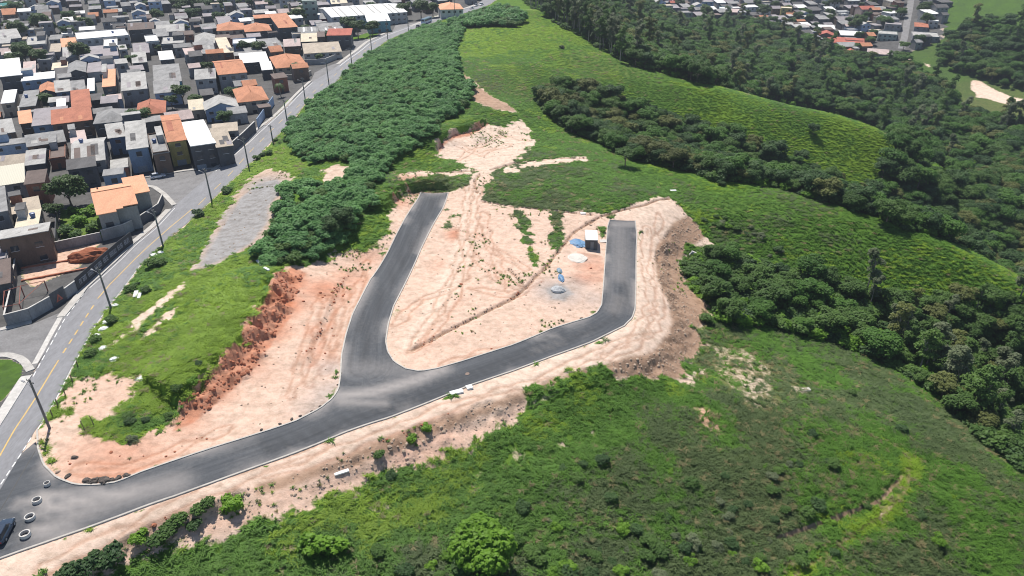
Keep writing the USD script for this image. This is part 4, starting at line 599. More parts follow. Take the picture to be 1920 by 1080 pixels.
# single trees and bushes that the photograph shows one by one: foot (column, row), kind, size, name, label
SOLO = [
 ('flat0', 1172, 312, .95, 'tree', 'lone flat topped tree standing on the open grass slope above the white shed', 'tree'), ('broad1', 1524, 252, .62, 'tree', 'lone round dark tree on the bright grass spur before the forest', 'tree'), ('shrub0', 1352, 347, 1.0, 'bush', 'small dark bush alone on the bright green slope right of the lone flat topped tree', 'bush'),
 ('bright0', 905, 1066, 1.18, 'tree', 'bright green round tree at the bottom edge of the photo', 'tree'), ('town0', 135, 388, .98, 'tree', 'big dark tree beside the peach roofed semi detached house', 'tree'), ('town1', 758, 38, 1.9, 'street_tree', 'left one of the trees shading the bus at the far end of the main road', 'tree'), ('town1', 790, 36, 2.1, 'street_tree', 'middle one of the trees shading the bus at the far end of the main road', 'tree'), ('town1', 812, 33, 1.7, 'street_tree', 'right one of the trees shading the bus at the far end of the main road', 'tree'),
 ('palm0', 527, 182, .95, 'palm_tree', 'palm tree on the corner before the light blue house wall and the main road', 'palm tree'), ('palm0', 557, 147, 1.2, 'palm_tree', 'palm tree growing in front of the brown tiled corner house', 'palm tree'), ('town1', 345, 196, 1.5, 'yard_tree', 'bushy tree left of the light blue house', 'tree'), ('town1', 370, 205, 1.1, 'yard_tree', 'round tree close to the wall of the light blue house', 'tree'), ('town1', 468, 210, 1.0, 'yard_tree', 'low leafy tree below the orange pyramid roof', 'tree'), ('town1', 488, 108, 1.5, 'yard_tree', 'leafy tree before the white and blue house', 'tree'), ('town1', 462, 107, 1.5, 'yard_tree', 'left leafy tree before the white and blue house', 'tree'), ('town1', 672, 72, 1.8, 'yard_tree', 'round tree left of the blue walled shed', 'tree'), ('town1', 655, 66, 1.9, 'yard_tree', 'broad tree behind the long red roofed house by the side street', 'tree'), ('town1', 700, 60, 1.3, 'yard_tree', 'small tree on the grass before the blue walled shed', 'tree'),
 ('town0', 163, 60, .95, 'yard_tree', 'large tree standing among the far houses at top left', 'tree'), ('town0', 125, 55, .7, 'yard_tree', 'wide dark tree left of the large tree among the far houses', 'tree'), ('town0', 95, 64, .6, 'yard_tree', 'light green tree between grey roofs at top left', 'tree'), ('town1', 33, 132, 1.6, 'yard_tree', 'round tree before the big white roof at the left edge', 'tree'), ('town1', 80, 128, 1.7, 'yard_tree', 'tree on the right of the big white roof', 'tree'), ('town1', 90, 205, 1.2, 'yard_tree', 'tree in the yard below the small orange roof', 'tree'), ('town0', 580, 34, .9, 'yard_tree', 'dark tree below the pale green block of flats', 'tree'), ('town0', 40, 56, .65, 'yard_tree', 'green tree above the long white roof at the left edge', 'tree'), ('town0', 15, 57, .65, 'yard_tree', 'dark green tree at the left edge above the long white roof', 'tree'), ('town1', 236, 108, 1.1, 'yard_tree', 'dim tree in the gap between the terrace houses', 'tree'),
 ('town1', 108, 415, .95, 'yard_tree', 'young tree at the wall corner of the overgrown plot', 'tree'), ('shrub1', 125, 440, 1.5, 'bush', 'bush at the lower left of the overgrown plot', 'bush'), ('shrub2', 150, 420, 1.6, 'bush', 'light bush in the middle of the overgrown plot', 'bush'), ('shrub1', 178, 432, 1.5, 'bush', 'bush by the wall of the peach roofed house', 'bush'), ('shrub2', 168, 402, 1.6, 'bush', 'light green bush at the upper right of the overgrown plot', 'bush'), ('shrub1', 145, 445, 1.2, 'bush', 'low bush before the grey plot wall', 'bush'), ('shrub2', 140, 400, 1.2, 'bush', 'small bush in the shade of the big dark tree', 'bush'),
 ('shrub0', 209, 1052, 1.35, 'bush', 'dark round bush at the end of the hedge at bottom left', 'bush'), ('shrub0', 185, 1062, 1.1, 'bush', 'dark bush second from the right end of the bottom left hedge', 'bush'), ('shrub0', 160, 1072, 1.2, 'bush', 'dark bush in the middle of the bottom left hedge', 'bush'), ('shrub0', 133, 1080, 1.2, 'bush', 'dark bush at the lower left end of the hedge', 'bush'), ('shrub2', 262, 1012, .95, 'bush', 'light green weed bush below the sandy verge, left of two dark bushes', 'bush'), ('shrub1', 302, 1018, 1.1, 'bush', 'dark bush leaning on its smaller neighbour below the sandy verge', 'bush'), ('shrub1', 318, 1000, .95, 'bush', 'small dark bush right of the leaning dark bush', 'bush'), ('shrub1', 336, 980, .85, 'bush', 'round bush left of the trailing bush below the sandy verge', 'bush'), ('shrub0', 366, 988, .8, 'bush', 'round dark bush below the trailing bush', 'bush'), ('shrub1', 372, 962, .8, 'bush', 'lower part of the trailing bush below the sandy verge', 'bush'), ('shrub1', 390, 948, .75, 'bush', 'upper part of the trailing bush below the sandy verge', 'bush'), ('shrub2', 436, 950, 1.2, 'bush', 'spreading grass bush alone on the pink soil slope', 'bush'), ('shrub0', 177, 1040, .5, 'bush', 'tiny dark bush on the brown bank by the hedge', 'bush'),
 ('shrub1', 712, 856, .7, 'bush', 'small round green bush on the brown bank below the lower road', 'bush'), ('shrub2', 800, 805, .7, 'weed', 'grassy weed on the brown bank below the white slabs', 'plant'), ('shrub2', 772, 826, .7, 'weed', 'grassy weed left of the white slabs on the bank', 'plant'), ('shrub2', 630, 1030, 1.3, 'weed', 'tall pale green grass clump near the bottom edge', 'plant'), ('shrub2', 590, 1030, 1.5, 'weed', 'tall feathery grass clump left of the pale one near the bottom edge', 'plant'),
 ('shrub0', 425, 362, 1.1, 'bush', 'round dark bush on the verge below the grey gravel patch', 'bush'), ('shrub0', 372, 405, 1.1, 'bush', 'round dark bush on the road verge beside the street lamp pole', 'bush'), ('shrub1', 285, 500, 1.2, 'bush', 'bushy weeds at the road edge by the white rubbish', 'bush'), ('shrub1', 302, 497, 1.0, 'bush', 'bushy weeds right of the road edge weeds by the white rubbish', 'bush'), ('shrub1', 210, 605, .9, 'bush', 'green weeds among white rubbish along the road edge', 'bush'), ('shrub1', 180, 640, .8, 'bush', 'weed bush nearest the road below the white rubbish', 'bush'), ('shrub1', 170, 668, .8, 'bush', 'weed bush at the lower end of the roadside weeds', 'bush'),
 ('broad1', 645, 428, .75, 'tree', 'dark tree rising out of the thicket near the new road end', 'tree'), ('broad1', 625, 440, .62, 'tree', 'lower dark tree rising out of the thicket near the new road end', 'tree'),
 ('shrub2', 1130, 435, .55, 'bush', 'weed bush beside the white shed', 'bush'), ('shrub1', 1312, 515, 1.1, 'bush', 'green bush at the foot of the fill slope by the drain', 'bush'), ('shrub1', 1325, 605, 1.2, 'bush', 'green bush at the foot of the fill slope at its lower corner', 'bush'), ('shrub1', 1598, 738, .6, 'bush', 'small dark bush alone on the grey green hillside', 'bush'), ('shrub0', 1690, 808, .9, 'bush', 'dark bush on the grey green hillside near the forest edge', 'bush')]
for key, px, py, s, nm, lab, cat in SOLO:
    p = spot1(px, py); copy_of(KIND[key], nm, lab, cat, p - [0, 0, .1], rg.uniform(0, 6.28), s)
# bushes along the road side of the thicket, the platform edge and in the foreground grass
EDGE = [(300,815,8),(340,790,6),(370,765,5),(400,735,5),(425,705,4),(250,815,6),(280,480,5),(255,520,5),(240,545,4),(500,290,4),(520,270,4),(900,1040,9),(1000,1030,10),(1060,1060,10),(1250,1030,9),(1330,1050,10),(1180,1000,8),(1500,1010,5),(1470,940,6),(1400,940,6),(1100,1070,9),(1200,1065,9),(860,1060,6),(700,1075,6),(1540,970,4),(1420,1060,8),(1240,260,3),(1060,90,3),(1340,150,3),(1130,85,2),(1370,430,6),(1400,445,6),(1345,420,5),(1440,470,5),(1000,980,7),(1080,1000,8),(1150,1050,9),(960,1070,6),(1300,1000,8),(1380,1010,8),(1220,900,5),(1350,960,7),(1550,860,3),(1600,980,3),(1750,1040,4),(760,1000,5),(1450,880,5),(1100,880,4)]
ep = []
for px, py, n in EDGE:
    c = spot1(px, py)[:2]; n = max(2, int(n * .55)) if py > 880 else n; ep.append(c + rg.normal(0, 1.9 if py < 900 else 3.2, (n, 2)))
ep = np.vstack(ep); ep = ep[(SOILF(ep) < .6) & (ROADF(ep) < -.5)]
grove(ep, ['shrub0', 'shrub1', 'shrub3', 'shrub2'], [.3, .34, .2, .16], 'low_bush', 'low leafy bush growing in the rough grass', 'bush', 'low bushes in the rough grass', (.35, 1.0), rg, 300, 'low_bushes', None, -.15, 1.2)

# ------------------------------------------------------------------ grass: tufts standing on the slopes
def tuft(rng, blades, h, r, w, droop):
    v, f = [], []
    for k in range(blades):
        a = rng.uniform(0, 2 * np.pi); o = rng.normal(0, r * .35, 2); dr = np.array([math.cos(a), math.sin(a)]); L = h * rng.uniform(.6, 1.2); sd = np.array([-dr[1], dr[0]]) * w; q = len(v); t = r * droop * rng.uniform(.5, 1.2)
        v += [(*(o - sd), -.05), (*(o + sd), -.05), (*(o + dr * t * .5 - sd * .8), L * .75), (*(o + dr * t * .5 + sd * .8), L * .75), (*(o + dr * t * 1.2), L * .8)]
        f += [[q, q + 1, q + 3], [q, q + 3, q + 2], [q + 2, q + 3, q + 4]]
    return np.array(v), np.array(f)
GR = [leafy(n, d, l, .35, .5) for n, d, l in (('grass_olive', (.058, .092, .034), (.150, .205, .074)), ('grass_green', (.054, .128, .018), (.150, .300, .038)), ('grass_bright', (.110, .200, .018), (.27, .40, .032)), ('grass_straw', (.15, .135, .06), (.31, .275, .13)))]
rt = np.random.default_rng(5)
TUF = [(*tuft(rt, 26, .55, .5, .055, 1.2), GR[k]) for k in range(4)] + [(*tuft(rt, 22, .42, .55, .07, 1.5), GR[k]) for k in range(4)]
DITF = RegularGridInterpolator((GX, GY), np.minimum(DITD, PATHD + .2).reshape(XX.shape), bounds_error=False, fill_value=9.0); REDF = field(red); VERF = field(verge)
def grass_points(gap, z0, z1):
    x0, x1, y0, y1 = -110, 190, 58, 470
    g = np.stack(np.meshgrid(np.arange(x0, x1, gap), np.arange(y0, y1, gap), indexing='ij'), -1).reshape(-1, 2) + rt.uniform(-.5, .5, (int(math.ceil((x1 - x0) / gap)) * int(math.ceil((y1 - y0) / gap)), 2)) * gap
    s = project(np.column_stack([g, base(*g.T)])); k = (s[:, 2] > z0) & (s[:, 2] <= z1) & (s[:, 0] > -40) & (s[:, 0] < 1960) & (s[:, 1] > -30) & (s[:, 1] < 1110); g = g[k]
    k = (SOILF(g) + rt.uniform(-.25, .25, len(g)) < .42) & (DITF(g) > .55) & (ROADF(g) < -.35) & (TOWNF(g) < .5); return g[k]
gp = [(grass_points(.62, 0, 135), 1.0), (grass_points(.95, 135, 200), 1.25), (grass_points(1.15, 200, 300), 1.35), (grass_points(1.9, 300, 430), 1.8)]
gx_, gs_ = np.vstack([a for a, _ in gp]), np.concatenate([np.full(len(a), b) for a, b in gp])
woods = [W2(TH), GUL1, GUL2, FOR, FOR2]; kk = np.ones(len(gx_), bool)
for L in woods: kk &= ~inside(gx_, L)
gx_, gs_ = gx_[kk], gs_[kk]; tz = TONEF(gx_); stw = STRAWF(gx_); rr = rt.uniform(0, 1, len(gx_)); patch = vnoise(np.column_stack([gx_ * .16, 0 * tz]), 31)
patch2 = vnoise(np.column_stack([gx_ * .05, 0 * tz]), 32); tv = tz + (rr - .5) * .25 + (patch - .5) * .5 + (patch2 - .5) * .35; idx = np.where(tv < .36, 0, np.where(tv < .72, 1, 2)); idx = np.where(rt.uniform(0, 1, len(gx_)) < stw * .3 + .25 * np.clip(patch2 - .72, 0, 1), 3, idx) + 4 * (rt.uniform(0, 1, len(gx_)) < .5)
zz = hgt(*gx_.T); hs = np.where(zz < -5.0, 1.0, .62) * rt.uniform(.6, 1.25, len(gx_)); hs = hs * np.where(gs_ > 1.3, .3, np.where(gs_ > 1.2, .6, 1.0)); sc = np.column_stack([gs_, gs_, gs_ * hs / np.sqrt(gs_)])
instancer('grass', 'green and olive grass covering the hill slopes', np.column_stack([gx_, zz]), rt.uniform(0, 6.28, len(gx_)), sc, idx, TUF)
print('tufts', len(gx_))

# weeds sprouting on the bare soil, and stones and clods lying on it
def soil_points(gap):
    g = np.stack(np.meshgrid(np.arange(-85, 60, gap), np.arange(60, 235, gap), indexing='ij'), -1).reshape(-1, 2); g = g + rt.uniform(-.5, .5, g.shape) * gap
    s = project(np.column_stack([g, base(*g.T)])); g = g[(s[:, 0] > -20) & (s[:, 0] < 1400) & (s[:, 1] < 1100)]; return g[(SOILF(g) > .5) & (ROADF(g) < -.4) & (TOWNF(g) < .5)]
w_ = soil_points(.7); wn = vnoise(np.column_stack([w_ * .11, 0 * w_[:, 0]]), 71) * .6 + vnoise(np.column_stack([w_ * .5, 0 * w_[:, 0]]), 72) * .4; w_ = w_[(wn > .67) & (rt.uniform(0, 1, len(w_)) < .34) & (VERF(w_) < .5)]
instancer('weeds', 'thin green weeds sprouting in patches on the bare soil', np.column_stack([w_, hgt(*w_.T)]), rt.uniform(0, 6.28, len(w_)), rt.uniform(.3, .7, len(w_)), rt.choice([0, 1, 2, 3, 5], len(w_), p=[.2, .35, .15, .15, .15]), TUF)
st_ = soil_points(.55); band_ = np.interp(np.hypot(*np.gradient(Zg, GX, GY)).ravel(), [0, 1], [0, 1]); STEEPF = RegularGridInterpolator((GX, GY), band_.reshape(XX.shape), bounds_error=False, fill_value=0); sl = STEEPF(st_)
VS = VERF(st_); st_, sl = st_[VS < .3], sl[VS < .3]
st_ = st_[rt.uniform(0, 1, len(st_)) < .022 + .55 * sstep(.25, .6, sl)]
def stone(seed):
    v = np.array(trimesh.creation.icosphere(1).vertices); f = trimesh.creation.icosphere(1).faces; v = v * (1 + .7 * (fbm(v * 1.7 + seed, 2, seed) - .5))[:, None] * [1, .8, .6]; return v, np.array(f)
STR = stained('red_clod', (.36, .14, .08), .95, .4, 2.0); STM = stained('soil_stone', (.48, .36, .27), .95, .4, 2.0)
instancer('stones', 'stones and clods scattered on the bare soil and the cut banks', np.column_stack([st_, hgt(*st_.T) + .02]), rt.uniform(0, 6.28, len(st_)), rt.uniform(.06, .26, len(st_)) * (1 + .6 * (rt.uniform(0, 1, len(st_)) < .1) + .5 * (REDF(st_) > .6)), rt.choice(2, len(st_)) + 2 * (REDF(st_) > .4), [(*stone(1), STM), (*stone(2), STM), (*stone(3), STR), (*stone(4), STR)])

# ------------------------------------------------------------------ the air: thin even haze
hz0, hz1 = float(Zg.min()) - 1.0, 82.0
haze_m = usdkit.material(stage, '/World/Looks/haze', {'v': ('principled_volume', {'color': (.80, .87, .97), 'density': .00010, 'anisotropy': .3})}, volume='v.volume')
hb = MB().box(-700, -60, hz0, 800, 1420, hz1); tag(mesh('haze', hb.v[0], np.vstack(hb.f), haze_m), 'thin pale haze over the whole valley and town', None, None, 'stuff')

# ------------------------------------------------------------------ the town: every house a thing with walls, roof, windows and doors
RC = {k: stained('roof_' + k, tuple((.9 if k != 'white' else 1.0) * q for q in c), .85, a, .45, streak=(1, .5, 1)) for k, c, a in (('grey', (.30, .295, .29), .45), ('pale', (.43, .42, .40), .4), ('white', (.74, .73, .71), .16), ('dark', (.13, .125, .125), .4), ('orange', (.54, .245, .14), .32), ('brick', (.44, .17, .105), .35), ('peach', (.74, .38, .23), .18), ('beige', (.46, .39, .31), .3), ('brown', (.17, .13, .115), .3), ('mauve', (.33, .30, .31), .3), ('cream', (.66, .58, .44), .25), ('teal', (.05, .20, .19), .3), ('red', (.45, .14, .10), .3), ('pink', (.55, .44, .41), .3), ('green', (.40, .44, .40), .25))}
WC = {k: stained('wall_' + k, tuple(.72 * q for q in c), .9, a, .5, streak=(1, 1, .4)) for k, c, a in (('grey', (.30, .30, .31), .35), ('pale', (.50, .49, .48), .3), ('white', (.72, .71, .69), .2), ('blue', (.24, .33, .46), .25), ('sky', (.36, .46, .62), .2), ('beige', (.48, .42, .34), .3), ('yellow', (.50, .42, .16), .3), ('brown', (.20, .14, .11), .35), ('brick', (.34, .15, .10), .35), ('dark', (.12, .12, .13), .4), ('teal', (.16, .36, .42), .25), ('maroon', (.22, .035, .05), .3), ('green', (.36, .42, .37), .25), ('plaster', (.33, .34, .33), .25), ('pink', (.52, .40, .36), .3))}
GLASS = mat('window_glass', {'p': ('principled_bsdf', {'base_color': (.02, .025, .032), 'roughness': .12, 'specular_ior_level': .6})}, [], 'p.BSDF')
FRAME = stained('window_frame', (.55, .54, .52), .6, .2, 3); DOOR = stained('door_paint', (.10, .085, .08), .6, .3, 2); GATE = stained('garage_door', (.22, .25, .29), .5, .25, 2); TANKM = stained('tank_plastic', (.045, .09, .22), .45, .2, 2, .5)
STRIPE = mat('striped_roof', {'g': ('geometry', {}), 'm': ('mapping', {'rotation': (0, 0, .3)}), 'w': ('wave_texture', {'scale': .55, 'bands_direction': 'x'}), 'r': ('rgb_ramp', {'ramp': [(.35, (.62, .58, .46)), (.65, (.40, .38, .31))]}), 'p': ('principled_bsdf', {'roughness': .8})}, [('g.position', 'm.vector'), ('m.vector', 'w.vector'), ('w.fac', 'r.fac'), ('r.color', 'p.base_color')], 'p.BSDF')
RC['stripe'] = STRIPE
FOOT = []
def frame_of(A, B, C, h, dmax=48.0):
    z = float(march(np.array([(A[0] + B[0]) / 2]), np.array([(A[1] + B[1]) / 2]), lambda x, y: hgt(x, y) + h)[0, 2])
    a, b, c = at_z(*A, z), at_z(*B, z), at_z(*C, z); e, g = b - a, c - a; ae = math.atan2(e[1], e[0]); ag = math.atan2(g[1], g[0]) - math.pi / 2; le, lg = np.linalg.norm(e), np.linalg.norm(g)
    th = (ae * le * .35 + ag * lg * 1.0) / (le * .35 + lg * 1.0) if abs(ae - ag) < .6 else ag
    u = np.array([math.cos(th), math.sin(th)]); v = np.array([-u[1], u[0]]); w = max(abs(e @ u), 2.4); d = float(np.clip(abs(g @ v), 2.2, dmax))
    return a, u, v, float(w), d, z
def roof_mesh(kind, w, d, h, over=.3, t=.16):
    """w along the front, d deep, eaves at h; the front faces -y"""
    m = MB(); x, y = w / 2 + over, d / 2 + over
    if kind == 'flat':
        m.box(-x + .15, -y + .15, h, x - .15, y - .15, h + .2)
        return m
    if kind in ('shed', 'shedr'):
        r = min(.16 * d, 1.5) * (1 if kind == 'shed' else -1)
        q = [(-x, -y, h + max(-r, 0)), (x, -y, h + max(-r, 0)), (x, y, h + max(r, 0)), (-x, y, h + max(r, 0))]
        return m.hexa(q, [(a, b, c + t) for a, b, c in q])
    if kind == 'gx': r = min(.24 * d, 2.2); sec = [(-y, h), (0, h + r), (y, h)]; P3 = lambda s, a, b: (s * x, a, b)
    elif kind == 'gy': r = min(.22 * w, 2.2); sec = [(-x, h), (0, h + r), (x, h)]; P3 = lambda s, a, b: (a, s * y, b)
    if kind in ('gx', 'gy'):
        lo = [P3(s, a, b) for s in (-1, 1) for a, b in sec]; hi = [(p[0], p[1], p[2] + t) for p in lo]
        v = np.array(lo + hi); f = []
        for o in (0, 1):
            f += [[6 + o, 7 + o, 10 + o, 9 + o], [o, 3 + o, 4 + o, 1 + o]]
        f += [[0, 6, 9, 3], [2, 5, 11, 8], [0, 1, 7, 6], [1, 2, 8, 7], [3, 9, 10, 4], [4, 10, 11, 5]]
        return m.add(v, f)
    r = min(.26 * min(w, d), 2.4); k = max(0, (w - d) / 2) if w > d else 0; k2 = max(0, (d - w) / 2) if d > w else 0
    lo = [(-x, -y, h), (x, -y, h), (x, y, h), (-x, y, h)]; R0, R1 = (-k, -k2, h + r), (k, k2, h + r)
    v = np.array(lo + [R0, R1] + [(a, b, c - t) for a, b, c in lo])
    f = [[0, 1, 5], [0, 5, 4], [1, 2, 5], [2, 3, 4], [2, 4, 5], [3, 0, 4]] if w >= d else [[0, 1, 4], [1, 2, 5], [1, 5, 4], [2, 3, 5], [3, 0, 4], [3, 4, 5]]
    m.add(v, f); m.add(v, [[0, 3, 9, 6], [6, 7, 1, 0], [7, 8, 2, 1], [8, 9, 3, 2], [9, 8, 7, 6]]); return m
def gable_fill(m, kind, w, d, h):
    if kind == 'gx':
        r = min(.24 * d, 2.2)
        for s in (-1, 1): m.poly([(s * w / 2, -d / 2, h), (s * w / 2, d / 2, h), (s * w / 2, 0, h + r)][:: -s])
    if kind == 'gy':
        r = min(.22 * w, 2.2)
        for s in (-1, 1): m.poly([(-w / 2, s * d / 2, h), (w / 2, s * d / 2, h), (0, s * d / 2, h + r)][:: -s])
    if kind in ('shed', 'shedr'):
        r = min(.16 * d, 1.5); a, b = (0, r) if kind == 'shed' else (r, 0)
        m.hexa([(-w / 2, -d / 2, h), (w / 2, -d / 2, h), (w / 2, d / 2, h), (-w / 2, d / 2, h)], [(-w / 2, -d / 2, h + a + .01), (w / 2, -d / 2, h + a + .01), (w / 2, d / 2, h + b + .01), (-w / 2, d / 2, h + b + .01)])
def openings(t, w, d, h, rng, rich=True, garage=False):
    st = max(1, int(round(h / 3.1))); f = h / st
    for s in range(st):
        n = max(1, int(w / 3.4)); xs = (np.arange(n) + .5) / n * w - w / 2
        for k, x in enumerate(xs):
            if s == 0 and k == 0:
                gw = min(2.6, w / n * .8) if garage else .9
                MB().box(x - gw / 2, -d / 2 - .05, .05, x + gw / 2, -d / 2 + .06, min(2.25, f * .8)).build('garage_door' if garage else 'door', GATE if garage else DOOR, t)
                continue
            ww = min(1.5, w / n * .55); z0 = s * f + f * .38; z1 = s * f + f * .76; win = numbered(P(t) + '/window')
            UsdGeom.Xform.Define(stage, win)
            MB().box(x - ww / 2, -d / 2 - .04, z0, x + ww / 2, -d / 2 + .05, z1).build('pane', GLASS, win)
            if rich:
                MB().box(x - ww / 2 - .08, -d / 2 - .09, z0 - .1, x + ww / 2 + .08, -d / 2 + .05, z0 - .005).build('sill', FRAME, win)
    if rich and d > 4:
        n = max(1, int(d / 4.5))
        for s in range(st):
            for k in range(n):
                y = (k + .5) / n * d - d / 2; z0 = s * f + f * .4; z1 = s * f + f * .75
                MB().box(w / 2 - .05, y - .55, z0, w / 2 + .04, y + .55, z1).build('window', GLASS, t)
def put_house(name, a, u, v, w, d, ztop, kind, rc, wc, label, group=None, extras=(), rng=RNG, rich=True, cat='house'):
    cx_ = a + u * w / 2 + v * d / 2; cor = [a, a + u * w, a + u * w + v * d, a + v * d]; gz = [float(hgt(*c)) for c in cor]; zb = max(min(gz), ztop - 16) - .25; h = max(ztop - zb, 2.0)
    t = thing(name, label, cat, (*cx_, zb), math.atan2(u[1], u[0]), group)
    m = MB().box(-w / 2, -d / 2, 0, w / 2, d / 2, h); gable_fill(m, kind, w, d, h); m.build('wall', WC[wc], t)
    roof_mesh(kind, w, d, h + .005).build('roof', RC[rc], t)
    if kind == 'flat' and 'bare' not in extras:
        m = MB(); p = .45; x, y = w / 2 + .02, d / 2 + .02
        for b in ((-x, -y, x, -y + .18), (-x, y - .18, x, y), (-x, -y + .18, -x + .18, y - .18), (x - .18, -y + .18, x, y - .18)): m.box(b[0], b[1], h + .19, b[2], b[3], h + .2 + p)
        m.build('parapet', WC[wc], t)
    openings(t, w, d, h, rng, rich, 'garage' in extras)
    if rich and w > 4 and d > 4:
        if kind == 'flat' and rng.random() < .55 and 'bright white' not in label:
            rw, rd = w * rng.uniform(.3, .5), d * rng.uniform(.3, .5); sx = rng.choice([-1, 1]); x0 = sx * (w / 2 - rw / 2 - .25); MB().box(x0 - rw / 2, d / 2 - rd - .25, h + .2, x0 + rw / 2, d / 2 - .25, h + 2.5).build('roof_room', WC[('grey', 'brick', 'pale', wc)[rng.integers(4)]], t)
            MB().box(x0 - rw / 2 - .2, d / 2 - rd - .45, h + 2.505, x0 + rw / 2 + .2, d / 2 - .05, h + 2.64).build('roof_room_cover', RC[('grey', 'pale', 'dark')[rng.integers(3)]], t)
        if kind in ('shed', 'gx', 'shedr') and rc not in ('white', 'stripe'):
            for _ in range(rng.integers(1, 4)):
                y0 = rng.uniform(-d * .46, -d * .12); y1 = y0 + rng.uniform(.18, .34) * d if kind != 'gx' else min(y0 + .3 * d, -.1); x0 = rng.uniform(-w * .46, w * .3); x1 = x0 + rng.uniform(.6, 2.2)
                q = min(.24 * d, 2.2) if kind == 'gx' else min(.16 * d, 1.5); zf = (lambda y: h + .17 + q * (1 - abs(y) / (d / 2 + .3))) if kind == 'gx' else (lambda y: h + .17 + q * (y + d / 2 + .3) / (d + .6)) if kind == 'shed' else (lambda y: h + .17 + q * (1 - (y + d / 2 + .3) / (d + .6)))
                b = [(x0, y0, zf(y0)), (x1, y0, zf(y0)), (x1, y1, zf(y1)), (x0, y1, zf(y1))]; MB().hexa(b, [(p[0], p[1], p[2] + .035) for p in b]).build('roof_sheet', RC[{'orange': 'brick', 'brick': 'orange', 'peach': 'orange', 'red': 'brick'}.get(rc, ('pale', 'dark', 'mauve', 'brown')[rng.integers(4)])], t)
    if kind in ('gx', 'hip', 'gy') and rich and rc in ('orange', 'brick', 'peach', 'red'):
        r = min((.24 * d if kind == 'gx' else .22 * w) if kind != 'hip' else .26 * min(w, d), 2.4 if kind == 'hip' else 2.2) + h + .17
        if kind == 'gx' or (kind == 'hip' and w > d + .5): l = w / 2 + .3 if kind == 'gx' else (w - d) / 2; MB().tube([(-l, 0, r), (l, 0, r)], .11, 6).build('ridge_cap', RC[rc], t)
        elif kind == 'gy' or (kind == 'hip' and d > w + .5): l = d / 2 + .3 if kind == 'gy' else (d - w) / 2; MB().tube([(0, -l, r), (0, l, r)], .11, 6).build('ridge_cap', RC[rc], t)
    FOOT.append(Polygon(cor)); return t, h, zb
def tank(p, z, label, group=None, r=.62, rng=RNG):
    t = thing('water_tank', label, 'water tank', (*p, z), 0, group); MB().tube([(0, 0, 0), (0, 0, .1), (0, 0, .95), (0, 0, 1.0)], [r * .82, r * .86, r, r], 12).build('tank_body', TANKM, t); MB().tube([(0, 0, 1.0), (0, 0, 1.08), (0, 0, 1.22)], [r * 1.05, r * 1.05, r * .35], 12).build('lid', TANKM, t)
